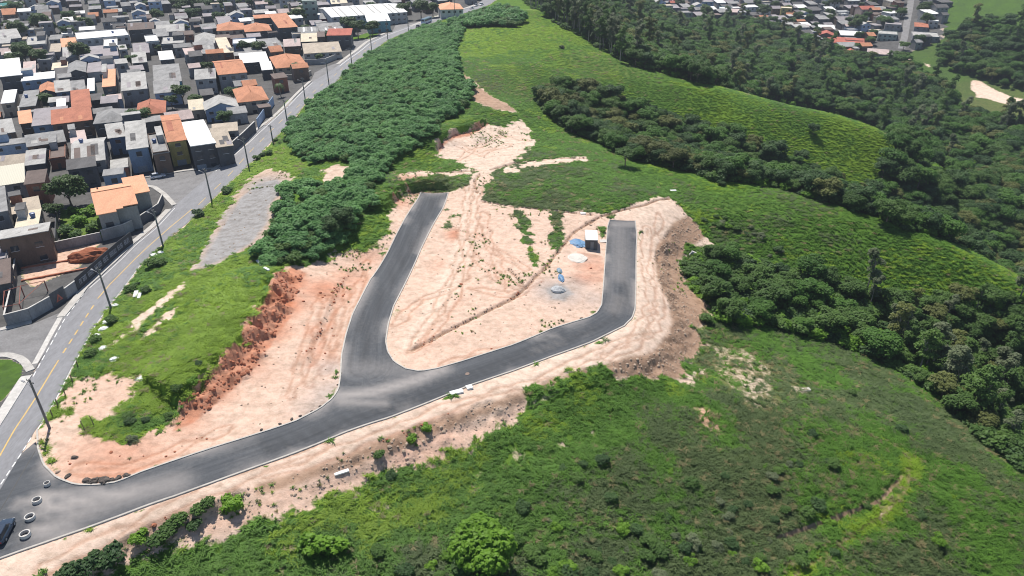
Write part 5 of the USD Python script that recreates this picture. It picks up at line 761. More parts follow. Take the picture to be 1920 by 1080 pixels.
HOUSES = [
 ((0,75),(38,69),(0,62),6,'shed','pale','grey','long two storey house with a pale roof under the trees at the left edge',()),
 ((48,87),(86,84),(52,70),4.5,'flat','pale','grey','grey terrace house with a dark tank hatch right of the long pale roof',('tank',)),
 ((93,99),(113,98),(95,83),3.5,'flat','beige','grey','narrow flat beige roofed house right of the grey terrace house',('bare',)),
 ((117,89),(144,86),(117,78),3.2,'shed','peach','yellow','low house with a light peach roof and a bush before it',()),
 ((119,109),(145,106),(121,95),3.5,'shed','pale','grey','light grey roofed house below the low peach roof',()),
 ((115,66),(135,66),(117,54),5,'flat','white','white','small white block house below the trees at top left',()),
 ((145,76),(241,65),(147,62),6,'flat','white','pale','long white terrace with dark hatches under the large far tree',('tank',)),
 ((150,105),(193,101),(153,89),4.5,'flat','mauve','sky','wide mauve grey slab house with a pale blue wall',('bare',)),
 ((194,89),(220,87),(195,75),5.2,'flat','white','pale','white roof terrace with a blue tank below the long white terrace',('tank',)),
 ((194,107),(222,104),(194,92),5,'flat','mauve','blue','grey slab house with a blue wall right of the mauve slab',('bare',)),
 ((241,57),(288,56),(241,41),6,'gx','brown','dark','large house with a broad dark brown roof among the far rows',()),
 ((275,80),(298,77),(273,68),6,'flat','white','pale','white box house in front of the broad dark brown roof',()),
 ((252,101),(280,98),(253,82),3.5,'gx','mauve','brown','low house with a patched brown grey roof left of the white watch box',()),
 ((224,94),(238,92),(223,85),5,'flat','pale','pale','tiny white house with one window beside the blue tank terrace',('bare',)),
 ((293,61),(345,58),(299,47),4,'gx','pale','pale','wide light grey roof right of the broad dark brown roof',()),
 ((302,85),(345,83),(304,71),5,'flat','pale','dark','pale slab house with a dark open ground floor',('tank',)),
 ((301,113),(326,110),(300,103),4.5,'shed','white','dark','small bright white roof left of the grey house with round windows',()),
 ((364,83),(402,81),(366,67),4,'hip','pale','pale','light grey hipped roof left of the orange hipped house',()),
 ((381,101),(403,99),(379,84),5,'shed','grey','grey','grey sheet roof left of the cream roofed brick house',()),
 ((416,100),(436,96),(409,77),5,'shed','cream','brick','brick house with a cream sheet roof below the beige walled house',()),
 ((348,103),(384,97),(348,91),5.2,'flat','pink','grey','grey house with two round windows and a pink roof',('bare',)),
 ((407,58),(457,54),(410,42),6,'hip','orange','beige','tall beige walled house with an orange hipped roof',()),
 ((460,60),(508,55),(457,42),6,'hip','orange','dark','dark walled house with a worn orange hipped roof',()),
 ((437,84),(480,82),(436,75),6,'flat','white','sky','white and pale blue house behind two leafy trees',()),
 ((494,91),(530,87),(484,80),5,'shed','grey','dark','grey roofed house below the dark walled orange roof',()),
 ((533,88),(563,86),(534,77),4.5,'gx','pink','brown','low pinkish roofed house with a brown wall',()),
 ((560,64),(597,62),(561,46),5,'gx','grey','grey','grey roof with bright skylight strips left of the long red roof',('sky',)),
 ((602,61),(645,57),(591,45),5,'shed','grey','grey','broad grey roof right of the skylight strips',('sky2',)),
 ((600,36),(631,36),(603,28),5,'gx','grey','maroon','maroon walled building before the long white factory roof',()),
 ((613,67),(656,69),(612,60),7,'shed','red','dark','tall dark walled house with a narrow red roof at the side street',()),
 ((565,79),(594,71),(566,69),5,'shed','cream','dark','dark walled house with a tilted cream roof',()),
 ((595,70),(609,69),(595,60),6,'flat','brown','brown','narrow brown block between the cream roof and the red roof',('bare',)),
 ((571,101),(640,97),(568,88),4,'shed','beige','pale','low wide beige house with a garage beside the main road',('garage',)),
 ((518,128),(577,124),(504,107),4.2,'hip','orange','beige','corner house with a brown orange tiled roof and a beige wall',()),
 ((453,119),(503,114),(451,107),4.5,'shed','white','dark','white sheet roof behind the orange tiled twin roofs',()),
 ((492,132),(511,131),(488,123),4,'shed','white','dark','small white roof left of the brown orange corner house',()),
 ((410,141),(463,137),(397,116),7,'gx','orange','grey','three storey house with an orange tiled gable and open balconies',()),
 ((366,150),(404,148),(368,132),6,'gx','pale','pale','pale rounded grey roof left of the three storey orange gable',('garage',)),
 ((447,192),(503,187),(436,168),4.5,'hip','orange','beige','orange pyramid roof beside the leaning roadside wall',()),
 ((385,208),(448,204),(378,193),4.2,'gy','pale','sky','light blue house with a row of four dark windows',()),
 ((356,208),(383,206),(354,196),3.2,'shed','cream','beige','small cream roofed annex left of the light blue house',()),
 ((358,275),(402,264),(344,230),7.2,'flat','white','dark','big dark walled house under a large bright white roof',('bare','garage')),
 ((315,267),(348,261),(304,218),7.6,'gx','orange','yellow','tall narrow house with an orange roof between white parapets and a yellow front',('garage',)),
 ((287,290),(316,283),(281,254),6.4,'flat','grey','brown','brown fronted house with a flat grey roof left of the tall orange roof',('tank',)),
 ((239,281),(277,275),(239,238),7.4,'shed','pale','blue','tall blue grey house with a pale roof over a cream terrace',('garage',)),
 ((204,260),(234,254),(203,242),5.6,'shed','pale','blue','small dark blue fronted house with a pale roof',()),
 ((208,318),(240,315),(206,302),3.2,'flat','pale','brick','low slab garage with a dark red opening by the white car',('garage','bare')),
 ((136,308),(196,307),(134,266),5.4,'gx','pale','grey','wide twin roofed grey house above the big dark tree',('tank',)),
 ((134,270),(163,265),(131,248),4.2,'flat','pink','pink','beige slab house with a dark window hatch',('bare',)),
 ((98,234),(172,224),(101,215),5.6,'shed','brick','brown','long house with a red orange tiled roof and a dark brown wall',('wing',)),
 ((38,233),(60,229),(39,217),5,'shed','peach','brown','small house with a peach pink roof at the left',()),
 ((61,237),(124,229),(70,213),5,'shed','mauve','blue','long house with a mauve roof and a dark blue wall',()),
 ((0,252),(27,246),(0,234),5,'shed','pale','brown','brown walled house with a whitish roof at the left edge',()),
 ((-20,277),(48,271),(-20,267),5,'flat','grey','sky','blue painted house side at the left edge below the brown house',('bare',)),
 ((52,276),(122,264),(53,262),4.5,'shed','grey','brown','long low grey roof below the dark blue wall',()),
 ((-14,322),(41,319),(6,293),3.2,'gx','beige','beige','broad beige sheet roof at the left edge',()),
 ((-20,352),(45,344),(-18,326),5,'shed','stripe','grey','grey house with a yellow striped sheet roof at the left edge',('garage',)),
 ((48,311),(82,311),(48,293),4,'shed','pale','dark','grey corrugated roof right of the broad beige roof',()),
 ((93,301),(123,298),(94,268),3,'flat','brown','brick','unfinished house with a red brown open terrace',()),
 ((24,403),(77,393),(20,378),3.6,'flat','beige','grey','stepped beige slab house left of the big dark tree',('bare',)),
 ((28,432),(70,430),(31,400),3.6,'flat','cream','beige','cream slab terrace below the stepped beige slab',('tank','bare')),
 ((0,460),(92,445),(2,434),6,'shedr','pale','brown','long house with a worn pale roof and a high brown wall above the building plot',()),
 ((-60,410),(14,396),(-60,362),6,'flat','grey','grey','tall grey house at the left edge beside the cream terrace',('bare',)),
 ((-40,498),(13,490),(-38,474),4,'flat','mauve','grey','low grey roof at the left edge above the building plot',('tank',)),
 ((-40,542),(17,534),(-36,508),3.5,'shed','brown','dark','brown roof at the left edge beside the building plot',()),
 ((0,145),(41,138),(3,112),7,'flat','white','dark','big block with a bright white roof terrace at the left edge',('bare',)),
 ((44,140),(66,138),(47,123),4.2,'shed','pink','grey','small pinkish roof right of the bright white roof terrace',()),
 ((40,153),(102,147),(42,140),5.2,'flat','white','blue','long house with a narrow white roof and a dark blue wall',('bare',)),
 ((97,132),(126,130),(98,119),4.2,'flat','cream','beige','beige house with a white roof edge right of the tree',('bare',)),
 ((127,139),(160,137),(128,121),5,'gy','grey','dark','dark walled grey house left of the patched grey roofs',()),
 ((104,155),(130,152),(105,135),3,'shed','dark','dark','low dark roofed shed among pale roofs',()),
 ((72,176),(102,176),(71,161),4.4,'gy','orange','dark','small bright orange roof in the middle of the left rows',()),
 ((105,174),(133,171),(104,159),4.2,'shed','pale','blue','light grey sheet roof right of the small bright orange roof',()),
 ((136,181),(161,177),(137,159),4,'shed','grey','grey','patched grey roof above the long red orange roof',()),
 ((2,195),(26,195),(4,171),5,'flat','white','beige','cream white slab roof at the left edge',('bare',)),
 ((36,202),(66,201),(42,172),5,'flat','grey','brown','grey slab house with a dark tank left of the planted yard',('tank','bare')),
 ((37,213),(65,209),(37,205),3.5,'shed','pale','grey','narrow bluish roof strip below the grey slab with the tank',()),
 ((107,216),(122,215),(109,194),4,'shed','white','grey','small upright white roof left of the red orange roof',()),
 ((192,164),(216,163),(192,132),7,'flat','peach','dark','tall house with a white and peach coloured roof',('bare',)),
 ((229,171),(275,167),(229,145),6,'shed','pale','grey','large pale square roof below the terraces',()),
 ((164,172),(177,171),(164,148),4.2,'flat','white','teal','narrow white roof with a blue green wall',('bare',)),
 ((163,137),(214,133),(165,118),4,'flat','mauve','pale','wide mauve roof terrace above the white and peach roof',('bare',)),
 ((249,119),(275,117),(248,105),4,'shed','pale','dark','light roof strip left of the bright white roof',()),
 ((290,157),(340,153),(288,130),5,'shed','grey','teal','house with a grey roof and a green front awning',('awning',)),
 ((290,176),(338,172),(289,160),5,'shed','grey','sky','pale blue house with a pinkish white roof edge',()),
 ((256,216),(309,212),(258,194),4,'hip','brick','beige','low house with a brown orange hipped roof above the grey slabs',()),
 ((176,232),(245,225),(184,211),5.6,'hip','grey','dark','large dark house with a grey hipped roof right of the red orange roof',()),
 ((201,189),(228,185),(202,179),4.2,'flat','pink','blue','small pale slab above the blue tarpaulin',('bare',)),
 ((233,236),(304,224),(232,226),5.2,'flat','grey','dark','long dark house with a strip of grey and white roof panels',('bare',)),
 ((407,277),(434,269),(402,250),6,'shed','beige','dark','dark house with a sloping beige roof right of the large white roof',()),
 ((398,250),(446,246),(397,234),5.4,'flat','beige','grey','beige slab terraces below the light blue house',('bare',)),
 ((622,33),(757,20),(600,15),7,'gx','white','pale','long factory hall with a ribbed white roof near the top',('ribs',)),
 ((596,28),(621,27),(598,13),6,'flat','white','sky','bluish white flat annex at the left end of the long factory hall',('bare',)),
 ((689,41),(732,40),(683,32),6,'shed','white','teal','shed with a white roof and a blue wall beside the main road',('garage',)),
 ((826,18),(867,15),(822,4),5,'hip','peach','white','white house with a light tiled roof at the far end of the main road',('garage',)),
 ((566,2),(593,2),(566,-12),13,'flat','green','green','pale green block of flats behind the orange roofs',('bare',)),
 ((277,4),(300,4),(277,-6),9,'flat','grey','sky','tall bluish house standing at the top edge before dark trees',('bare',)),
 ((194,2),(214,2),(194,-7),8,'flat','pale','sky','pale bluish house at the top edge left of the tall bluish house',('bare',)),
 ((-10,16),(17,8),(-10,-5),5,'shed','teal','grey','house with a big light blue roof in the top left corner',()),
 ((622,8),(655,12),(618,0),5,'shed','cream','grey','cream roofed shed behind the long factory hall',()),
 ((560,66),(560.5,66),(560,64),0,None,None,None,None,()),
]
skyM = stained('skylight_sheet', (.80, .80, .80), .6, .1, 2)
nH = 0
for A, B, C, h, kind, rc, wc, lab, ex in HOUSES:
    if kind is None: continue
    a, u, v, w, d, z = frame_of(A, B, C, h)
    if A[1] < 70: d = min(d, 1.5 * w)
    t, hh, zb = put_house('factory_hall' if 'ribs' in ex else 'block_of_flats' if 'block of flats' in lab else 'house', a, u, v, w, d, z, kind, rc, wc, lab, None, ex, cat='hall' if 'ribs' in ex else 'building' if 'block of flats' in lab else 'house'); nH += 1
    if 'tank' in ex:
        q = a + u * w * (.72 if nH % 2 else .3) + v * d * .55; tank(q, z + (.23 if kind == 'flat' else .3 + min(.16 * d, 1.5) * .55 if kind == 'shed' else .23 + min(.24 * d, 2.2) * .95), f'blue water tank on the roof of the {lab}'[:95] if len(lab.split()) < 9 else 'blue water tank on the ' + ' '.join(lab.split()[:10]))
    if 'ribs' in ex:
        r = min(.24 * d, 2.2)
        for k in range(13):
            x = -w / 2 + (k + .5) / 13 * w
            for s in (-1, 1):
                y0, y1 = s * (d / 2 + .3), 0.0; b = [(x - .35, y0, hh + .17), (x + .35, y0, hh + .17), (x + .35, y1, hh + r + .17), (x - .35, y1, hh + r + .17)]
                MB().hexa(b, [(p[0], p[1], p[2] + .12) for p in b]).build('roof_rib', RC['pale'] if k % 3 else skyM, t)
    if 'sky' in ex or 'sky2' in ex:
        r = min(.24 * d, 2.2) if kind == 'gx' else min(.16 * d, 1.5)
        for x in (-w * .22, w * .18):
            zf = lambda y: hh + .19 + (r * (1 - abs(y) / (d / 2 + .3)) if kind == 'gx' else r * (y + d / 2 + .3) / (d + .6))
            y0, y1 = -d * .38, -d * .05; b = [(x - .4, y0, zf(y0)), (x + .4, y0, zf(y0)), (x + .4, y1, zf(y1)), (x - .4, y1, zf(y1))]; MB().hexa(b, [(p[0], p[1], p[2] + .05) for p in b]).build('skylight', skyM, t)
    if 'wing' in ex:
        a2, u2, v2, w2, d2, z2 = frame_of((137, 219), (172, 214), (139, 190), 5.6); e = a2 + u2 * w2 / 2 + v2 * d2 / 2 - (a + u * w / 2 + v * d / 2); lx, ly = e @ u, e @ v
        m = MB().box(lx - w2 / 2, d / 2 + .01, 0, lx + w2 / 2, d / 2 + d2, hh - .1); m.build('wall', WC['brown'], t); mm = roof_mesh('shed', w2, d2, hh + .9); mm.v = [q + np.array([lx, d / 2 + d2 / 2 + .35, 0]) for q in mm.v]; mm.build('roof', RC['brick'], t)
    if 'awning' in ex:
        b = [(-w / 2, -d / 2 - 2.2, hh - 2.6), (w / 2, -d / 2 - 2.2, hh - 2.6), (w / 2, -d / 2 - .02, hh - 1.4), (-w / 2, -d / 2 - .02, hh - 1.4)]; MB().hexa(b, [(p[0], p[1], p[2] + .1) for p in b]).build('awning', RC['teal'], t)
# L-shaped orange house
a, u, v, w, d, z = frame_of((523, 53), (557, 50), (506, 32), 6.5); t, hh, zb = put_house('house', a, u, v, w, d, z, 'shed', 'orange', 'dark', 'L shaped house with a large smooth orange roof near the skylight strips')
MB().box(-w / 2 - 9, d / 2 - 9, 0, -w / 2 - .02, d / 2, hh).build('wall', WC['dark'], t); rr_ = min(.16 * d, 1.5); b = [(-w / 2 - 9.3, d / 2 - 9, hh + rr_ * .6), (-w / 2 - .35, d / 2 - 9, hh + rr_ * .6), (-w / 2 - .35, d / 2 + .3, hh + rr_), (-w / 2 - 9.3, d / 2 + .3, hh + rr_)]; MB().hexa(b, [(p[0], p[1], p[2] + .16) for p in b]).build('roof', RC['orange'], t)
# the peach roofed pair of houses by the road
a, u, v, w, d, z = frame_of((184, 403), (256, 382), (178, 341), 6.2); d = min(d, 19.0); zb = min(float(hgt(*q)) for q in (a, a + u * w, a + v * d)) - .25; hh = z - zb; c_ = a + u * w / 2 + v * d / 2
t = thing('semi_detached_house', 'pair of grey plastered houses under one peach tiled roof by the main road', 'house', (*c_, zb), math.atan2(u[1], u[0])); FOOT.append(Polygon([a, a + u * (w + 3), a + u * (w + 3) + v * d, a + v * d]))
s1 = .46 * w
m = MB().box(-w / 2, -d / 2, 0, -w / 2 + s1, d / 2, hh).box(-w / 2 + s1 + .004, -d / 2 + 1.6, 0, w / 2, d / 2, hh + .002); gable_fill(m, 'gx', w, d - .1, hh); m.build('wall', WC['plaster'], t)
r = min(.24 * d, 2.2); m = MB()
for x0, x1, yf in ((-w / 2 - .35, -w / 2 + s1, -d / 2 - .35), (-w / 2 + s1, -w / 2 + s1 + 1.6, -d / 2 + .6), (-w / 2 + s1 + 1.6, w / 2 + .3, -d / 2 + 1.3)):
    zf = hh + r * (1 - abs(yf) / (d / 2 + .35)); b = [(x0, yf, zf), (x1, yf, zf), (x1, 0, hh + r), (x0, 0, hh + r)]; m.hexa(b, [(p[0], p[1], p[2] + .18) for p in b])
m.build('roof', RC['peach'], t); b = [(-w / 2 - .35, 0, hh + r), (w / 2 + .1, 0, hh + r), (w / 2 + .1, d / 2 + .35, hh), (-w / 2 - .35, d / 2 + .35, hh)]; MB().hexa(b, [(p[0], p[1], p[2] + .18) for p in b]).build('roof', RC['peach'], t)
x1 = w / 2 + 3.6; MB().box(w / 2 - 1.2, -.8, 0, x1, d / 2 + .6, hh + .4).build('wall', WC['plaster'], t); b = [(w / 2 - 1.5, -1.2, hh + .45), (x1 + .3, -1.2, hh + .45), (x1 + .3, d / 2 + 1.0, hh + 1.2), (w / 2 - 1.5, d / 2 + 1.0, hh + 1.2)]; MB().hexa(b, [(p[0], p[1], p[2] + .2) for p in b]).build('roof', RC['peach'], t)
MB().tube([(-w / 2 - .3, 0, hh + r + .2), (w / 2 + .05, 0, hh + r + .2)], .13, 6).build('ridge_cap', RC['orange'], t)
for x, z0, z1, ww in ((-w / 2 + 1.6, .6, 2.2, 1.6), (-w / 2 + s1 * .5, .2, 2.3, .9), (-w / 2 + 1.8, 3.6, 4.8, 1.7)):
    MB().box(x - ww / 2, -d / 2 - .05, z0, x + ww / 2, -d / 2 + .05, z1).build('window' if z0 != .2 else 'door', GLASS if z0 != .2 else DOOR, t)
MB().box(-w / 2 + s1 + .7, -d / 2 + 1.55, .2, -w / 2 + s1 + 1.7, -d / 2 + 1.7, 2.4).build('door', DOOR, t); MB().tube([(-w * .36, d * .3, hh + r * .4), (-w * .36, d * .3, hh + r * .4 + .7)], .2, 8).build('vent_pipe', WC['brown'], t)

# walls, fences and the building plot
def wall(px, h, w, m_, name, label, cat, cap=None):
    L = spot(px)[:, :2]; c = L.mean(0); zb = float(hgt(*c)); t = thing(name, label, cat, (*c, zb)); m, mc = MB(), MB()
    for p, q in zip(L[:-1], L[1:]):
        e = q - p; l = np.linalg.norm(e); e /= l; n = np.array([-e[1], e[0]]); p_, q_ = p - c, q - c; z0 = float(min(hgt(*p), hgt(*q))) - zb - .4; zp, zq = float(hgt(*p)) - zb + h, float(hgt(*q)) - zb + h; o = n * w / 2
        m.hexa([(*(p_ - o), z0), (*(q_ - o), z0), (*(q_ + o), z0), (*(p_ + o), z0)], [(*(p_ - o), zp), (*(q_ - o), zq), (*(q_ + o), zq), (*(p_ + o), zp)])
        o = n * (w / 2 + .05); mc.hexa([(*(p_ - o), zp + .003), (*(q_ - o), zq + .003), (*(q_ + o), zq + .003), (*(p_ + o), zp + .003)], [(*(p_ - o), zp + .1), (*(q_ - o), zq + .1), (*(q_ + o), zq + .1), (*(p_ + o), zp + .1)])
    m.build('wall_body', m_, t)
    if cap: mc.build('coping', cap, t)
    return t, L
wall([(194,452),(236,440),(252,432)], 2.8, .2, WC['plaster'], 'yard_wall', 'grey yard wall below the peach roofed pair of houses', 'wall', CONC); wall([(256,428),(300,398),(308,380)], 2.4, .2, WC['dark'], 'yard_wall', 'dark yard wall between the peach roofed pair and the main road', 'wall', CONC)
wall([(36,490),(110,470),(192,452)], 2.3, .2, WC['grey'], 'plot_wall', 'long grey wall along the far side of the building plot', 'wall', CONC); wall([(36,490),(26,560),(15,610)], 2.3, .2, WC['dark'], 'plot_wall', 'dark side wall of the building plot at the left', 'wall', CONC)
wall([(15,612),(60,600),(100,577)], 2.6, .2, WC['grey'], 'plot_wall', 'curved grey block wall before the street corner', 'wall', CONC); wall([(127,560),(147,545)], 2.4, .2, WC['grey'], 'plot_wall', 'short grey wall between the black gate and the black banner fence', 'wall', CONC)
t, L = wall([(101,577),(126,561)], 3.2, .12, WC['dark'], 'site_gate', 'black gate with a red triangle sign in the grey plot wall', 'gate')
mid = (L[0] + L[1]) / 2; e = (L[1] - L[0]) / np.linalg.norm(L[1] - L[0]); n_ = np.array([e[1], -e[0]]); q = n_ * .12
MB().poly([(*(q - e * .9), .7), (*(q + e * .9), .7), (*q, 2.3)]).build('triangle_sign', RC['red'], t); MB().poly([(*(q * 1.3 - e * .35), .95), (*(q * 1.3 + e * .35), .95), (*(q * 1.3), 1.6)]).build('sign_centre', RC['dark'], t)
t, L = wall([(147,546),(185,512),(225,476),(250,456)], 3.0, .1, mat('black_mesh', {'p': ('principled_bsdf', {'base_color': (.016, .017, .022), 'roughness': .7})}, [], 'p.BSDF'), 'banner_fence', 'black site fence with pale blurred lettering along the main road', 'fence')
c = L.mean(0); zb = float(hgt(*c)); m = MB(); rl = np.random.default_rng(8); ls = LineString(L)
for k in range(30):
    s = ls.length * (.06 + .9 * k / 30); p = np.array(ls.interpolate(s).coords[0]); e = np.array(ls.interpolate(s + .3).coords[0]) - p; e /= np.linalg.norm(e); n_ = np.array([e[1], -e[0]]) * .09
    if k % 9 in (4, 8): continue
    hgt0 = float(hgt(*p)) - zb + 1.0; H_ = 1.15; q = p - c + n_
    for sx in ((-.28, -.16), (.14, .26)) if rl.random() < .6 else ((-.28, -.16),): m.poly([(*(q + e * sx[0]), hgt0), (*(q + e * sx[1]), hgt0), (*(q + e * sx[1]), hgt0 + H_), (*(q + e * sx[0]), hgt0 + H_)])
    for zz_ in ([0, .5, 1] if rl.random() < .5 else [1] if rl.random() < .5 else [0]): m.poly([(*(q - e * .26), hgt0 + zz_ * (H_ - .14)), (*(q + e * .26), hgt0 + zz_ * (H_ - .14)), (*(q + e * .26), hgt0 + zz_ * (H_ - .14) + .14), (*(q - e * .26), hgt0 + zz_ * (H_ - .14) + .14)])
m.build('lettering', stained('faded_lettering', (.34, .35, .38), .8, .5, 2.0), t)
wall([(484,240),(500,216),(514,196)], 3.2, .25, WC['sky'], 'roadside_wall', 'tall pale blue wall leaning along the main road by the orange pyramid roof', 'wall'); wall([(432,292),(458,268),(480,246)], 3.4, .3, WC['dark'], 'roadside_wall', 'high dark retaining wall along the main road below the beige slab terraces', 'wall', CONC)
wall([(572,122),(610,120),(640,108)], 2.4, .25, WC['pale'], 'garden_wall', 'pale garden wall before the low wide beige house', 'wall', CONC); wall([(525,148),(570,150),(584,140)], 2.0, .25, WC['beige'], 'garden_wall', 'beige garden wall around the brown orange corner house', 'wall', CONC); wall([(110,395),(108,462)], 2.2, .2, WC['dark'], 'plot_wall', 'dark wall between the long brown walled house and the overgrown plot', 'wall')
def mound(px, rx, ry, h, mt, name, label, cat, seed, rough=.3, rot=0.0, kind=None):
    r = np.random.default_rng(seed); c = spot1(*px); s = trimesh.creation.icosphere(3); v = np.array(s.vertices); n = 1 + rough * 2 * (fbm(v * 2.2 + seed, 4, seed) - .5); v = v * n[:, None] * [rx, ry, h]; ca, sa = math.cos(rot), math.sin(rot); v = np.column_stack([v[:, 0] * ca - v[:, 1] * sa, v[:, 0] * sa + v[:, 1] * ca, v[:, 2]]); v[:, 2] = np.maximum(v[:, 2], -.3)
    t = thing(name, label, cat, c, 0, kind=kind); mesh('heap', v, s.faces, mt, P(t)); return t
REDS = stained('red_earth', (.30, .105, .055), .95, .35, .8); SAND = stained('pale_sand', (.56, .53, .48), .95, .2, 1.0)
mound((172,484), 4.6, 2.4, 2.3, REDS, 'earth_heap', 'heap of red earth beside the black banner fence', 'earth heap', 4, .35, .3)
for k, (p, q, lab) in enumerate((((40,504),(150,486),'upper red brown foundation beam across the building plot'), ((40,528),(170,503),'lower red brown foundation beam across the building plot'))):
    wall([p, q], .35, .4, RC['brick'], 'foundation_beam', lab, 'foundation')
STEEL = stained('red_primer', (.33, .12, .09), .6, .2, 2)
t = thing('steel_frame', 'frame of red painted steel bars standing over the building plot', 'steel frame', spot1(60, 575)); o = spot1(60, 575); PX = [(14,596),(44,590),(16,566),(46,556),(90,546)]; S = [spot1(*p) - o for p in PX]
for k, s in enumerate(S): MB().box(s[0] - .08, s[1] - .08, s[2] - .2, s[0] + .08, s[1] + .08, s[2] + 2.6).build('post', STEEL, t)
for i, j in ((0, 1), (2, 3), (0, 2), (1, 3), (3, 4), (1, 4)): MB().tube([S[i] + [0, 0, 2.55], S[j] + [0, 0, 2.55]], .07, 4).build('beam', STEEL, t)
# filling the gaps of the town
def fill(L, rot, names, group, label, n, sizes, rng, heights, roofc, rich=False, cap=200, keepout=6.0, plain=True):
    from shapely.strtree import STRtree
    L = np.asarray(L); lo, hi = L.min(0), L.max(0); got = 0; boxes = list(FOOT)
    for k in range(n):
        p = rng.uniform(lo, hi)
        if not inside(p[None], L)[0] or ROADF(p) > -keepout * .6: continue
        z = float(hgt(*p)); s = project([[p[0], p[1], z + 3]])[0]
        if not (-30 < s[0] < 1950 and -14 < s[1] < 700): continue
        f = 1.0 - .6 * k / n; w, d = rng.uniform(*sizes) * f, rng.uniform(*sizes) * f; th = rot + rng.normal(0, .05); u = np.array([math.cos(th), math.sin(th)]); v = np.array([-u[1], u[0]]); a = p - u * w / 2 - v * d / 2; q = Polygon([a, a + u * w, a + u * w + v * d, a + v * d]).buffer(.35)
        if any(q.intersects(b) for b in boxes): continue
        if any(inside(p[None], g)[0] for g in LOTG) : continue
        boxes.append(q); h = rng.uniform(*heights) * (1 if plain else 1); rc, wc, kd = roofc[rng.integers(len(roofc))]
        put_house(names, a, u, v, w, d, z + h, kd, rc, wc, label[rc] if rc in label else label['*'].replace('plain', {'mauve': 'mauve roofed', 'beige': 'beige roofed', 'pink': 'pink roofed', 'brown': 'brown roofed'}.get(rc, 'plain')), (group + (' with ' + rc + ' roofs')), ('bare',) if rng.random() < .6 else (), rng, rich); got += 1
        if got >= cap: break
    return got
rots = []
for A, B, C, h, kind, *_ in HOUSES[:-1]:
    a, u, v, w, d, z = frame_of(A, B, C, h); rots.append(math.atan2(u[1], u[0]))
ROT = float(np.median(rots)); print('town rotation', math.degrees(ROT), nH)
ROOFS = [('grey', 'grey', 'flat'), ('pale', 'grey', 'shed'), ('grey', 'pale', 'shed'), ('mauve', 'brown', 'gx'), ('pale', 'beige', 'flat'), ('dark', 'dark', 'shed'), ('beige', 'pale', 'flat'), ('grey', 'brick', 'shed'), ('pink', 'grey', 'gx'), ('mauve', 'dark', 'shed'), ('white', 'pale', 'shed'), ('brown', 'dark', 'flat'), ('orange', 'brown', 'gx'), ('dark', 'grey', 'gx'), ('grey', 'dark', 'shed'), ('brown', 'brick', 'shed'), ('grey', 'grey', 'gx'), ('mauve', 'grey', 'flat'), ('grey', 'blue', 'flat'), ('pale', 'sky', 'gy')]
LB_ = {'*': 'small plain house wedged in the gaps of the town left of the road', 'orange': 'small orange roofed house in the gaps of the town left of the main road', 'white': 'small white roofed house in the gaps of the town left of the main road', 'dark': 'small dark roofed shed in the gaps of the town left of the main road', 'pale': 'small pale roofed house in the gaps of the town left of the main road', 'grey': 'small grey roofed house in the gaps of the town left of the main road'}
rf_ = np.random.default_rng(17); LOTX = [W2([(20,478),(195,446),(252,432),(150,545),(18,612)]), W2([(105,380),(196,385),(196,452),(108,468)]), W2([(196,400),(300,370),(308,400),(200,455)])]; LOTG += LOTX
near_town = W2([(0,600),(150,545),(252,440),(325,380),(462,262),(540,190),(635,116),(725,56),(815,26),(900,-2),(700,-20),(0,-20),(-40,200),(-60,500)])
print('fill', fill(near_town, ROT, 'small_house', 'small houses of the left town', LB_, 15000, (4.4, 8.8), rf_, (2.8, 7.2), ROOFS, cap=300, rich=False))
wood_town = [W2([(330,-8),(480,-10),(482,20),(420,24),(380,27),(335,32),(322,14)]), W2([(40,60),(90,54),(110,62),(60,70)]), W2([(0,14),(45,18),(44,28),(0,30)])]
tpn = np.vstack([scatter(L, 9.0, rf_) for L in wood_town] + [scatter(near_town, 30.0, rf_)]); shapely_ok = [not any(b.contains(Point(*p)) for b in FOOT) for p in tpn]; tpn = tpn[np.array(shapely_ok) & (ROADF(tpn) < -3)]; ps = project(np.column_stack([tpn, hgt(*tpn.T)])); tpn = tpn[(ps[:, 1] < 300)]
grove(tpn, ['town1', 'town0', 'broad1'], [.5, .2, .3], 'town_tree', 'leafy tree rising between the roofs of the far town', 'tree', 'trees between the roofs of the far town', (.7, 1.2), rf_, 140, 'town_greenery', None, 0, 5.0)
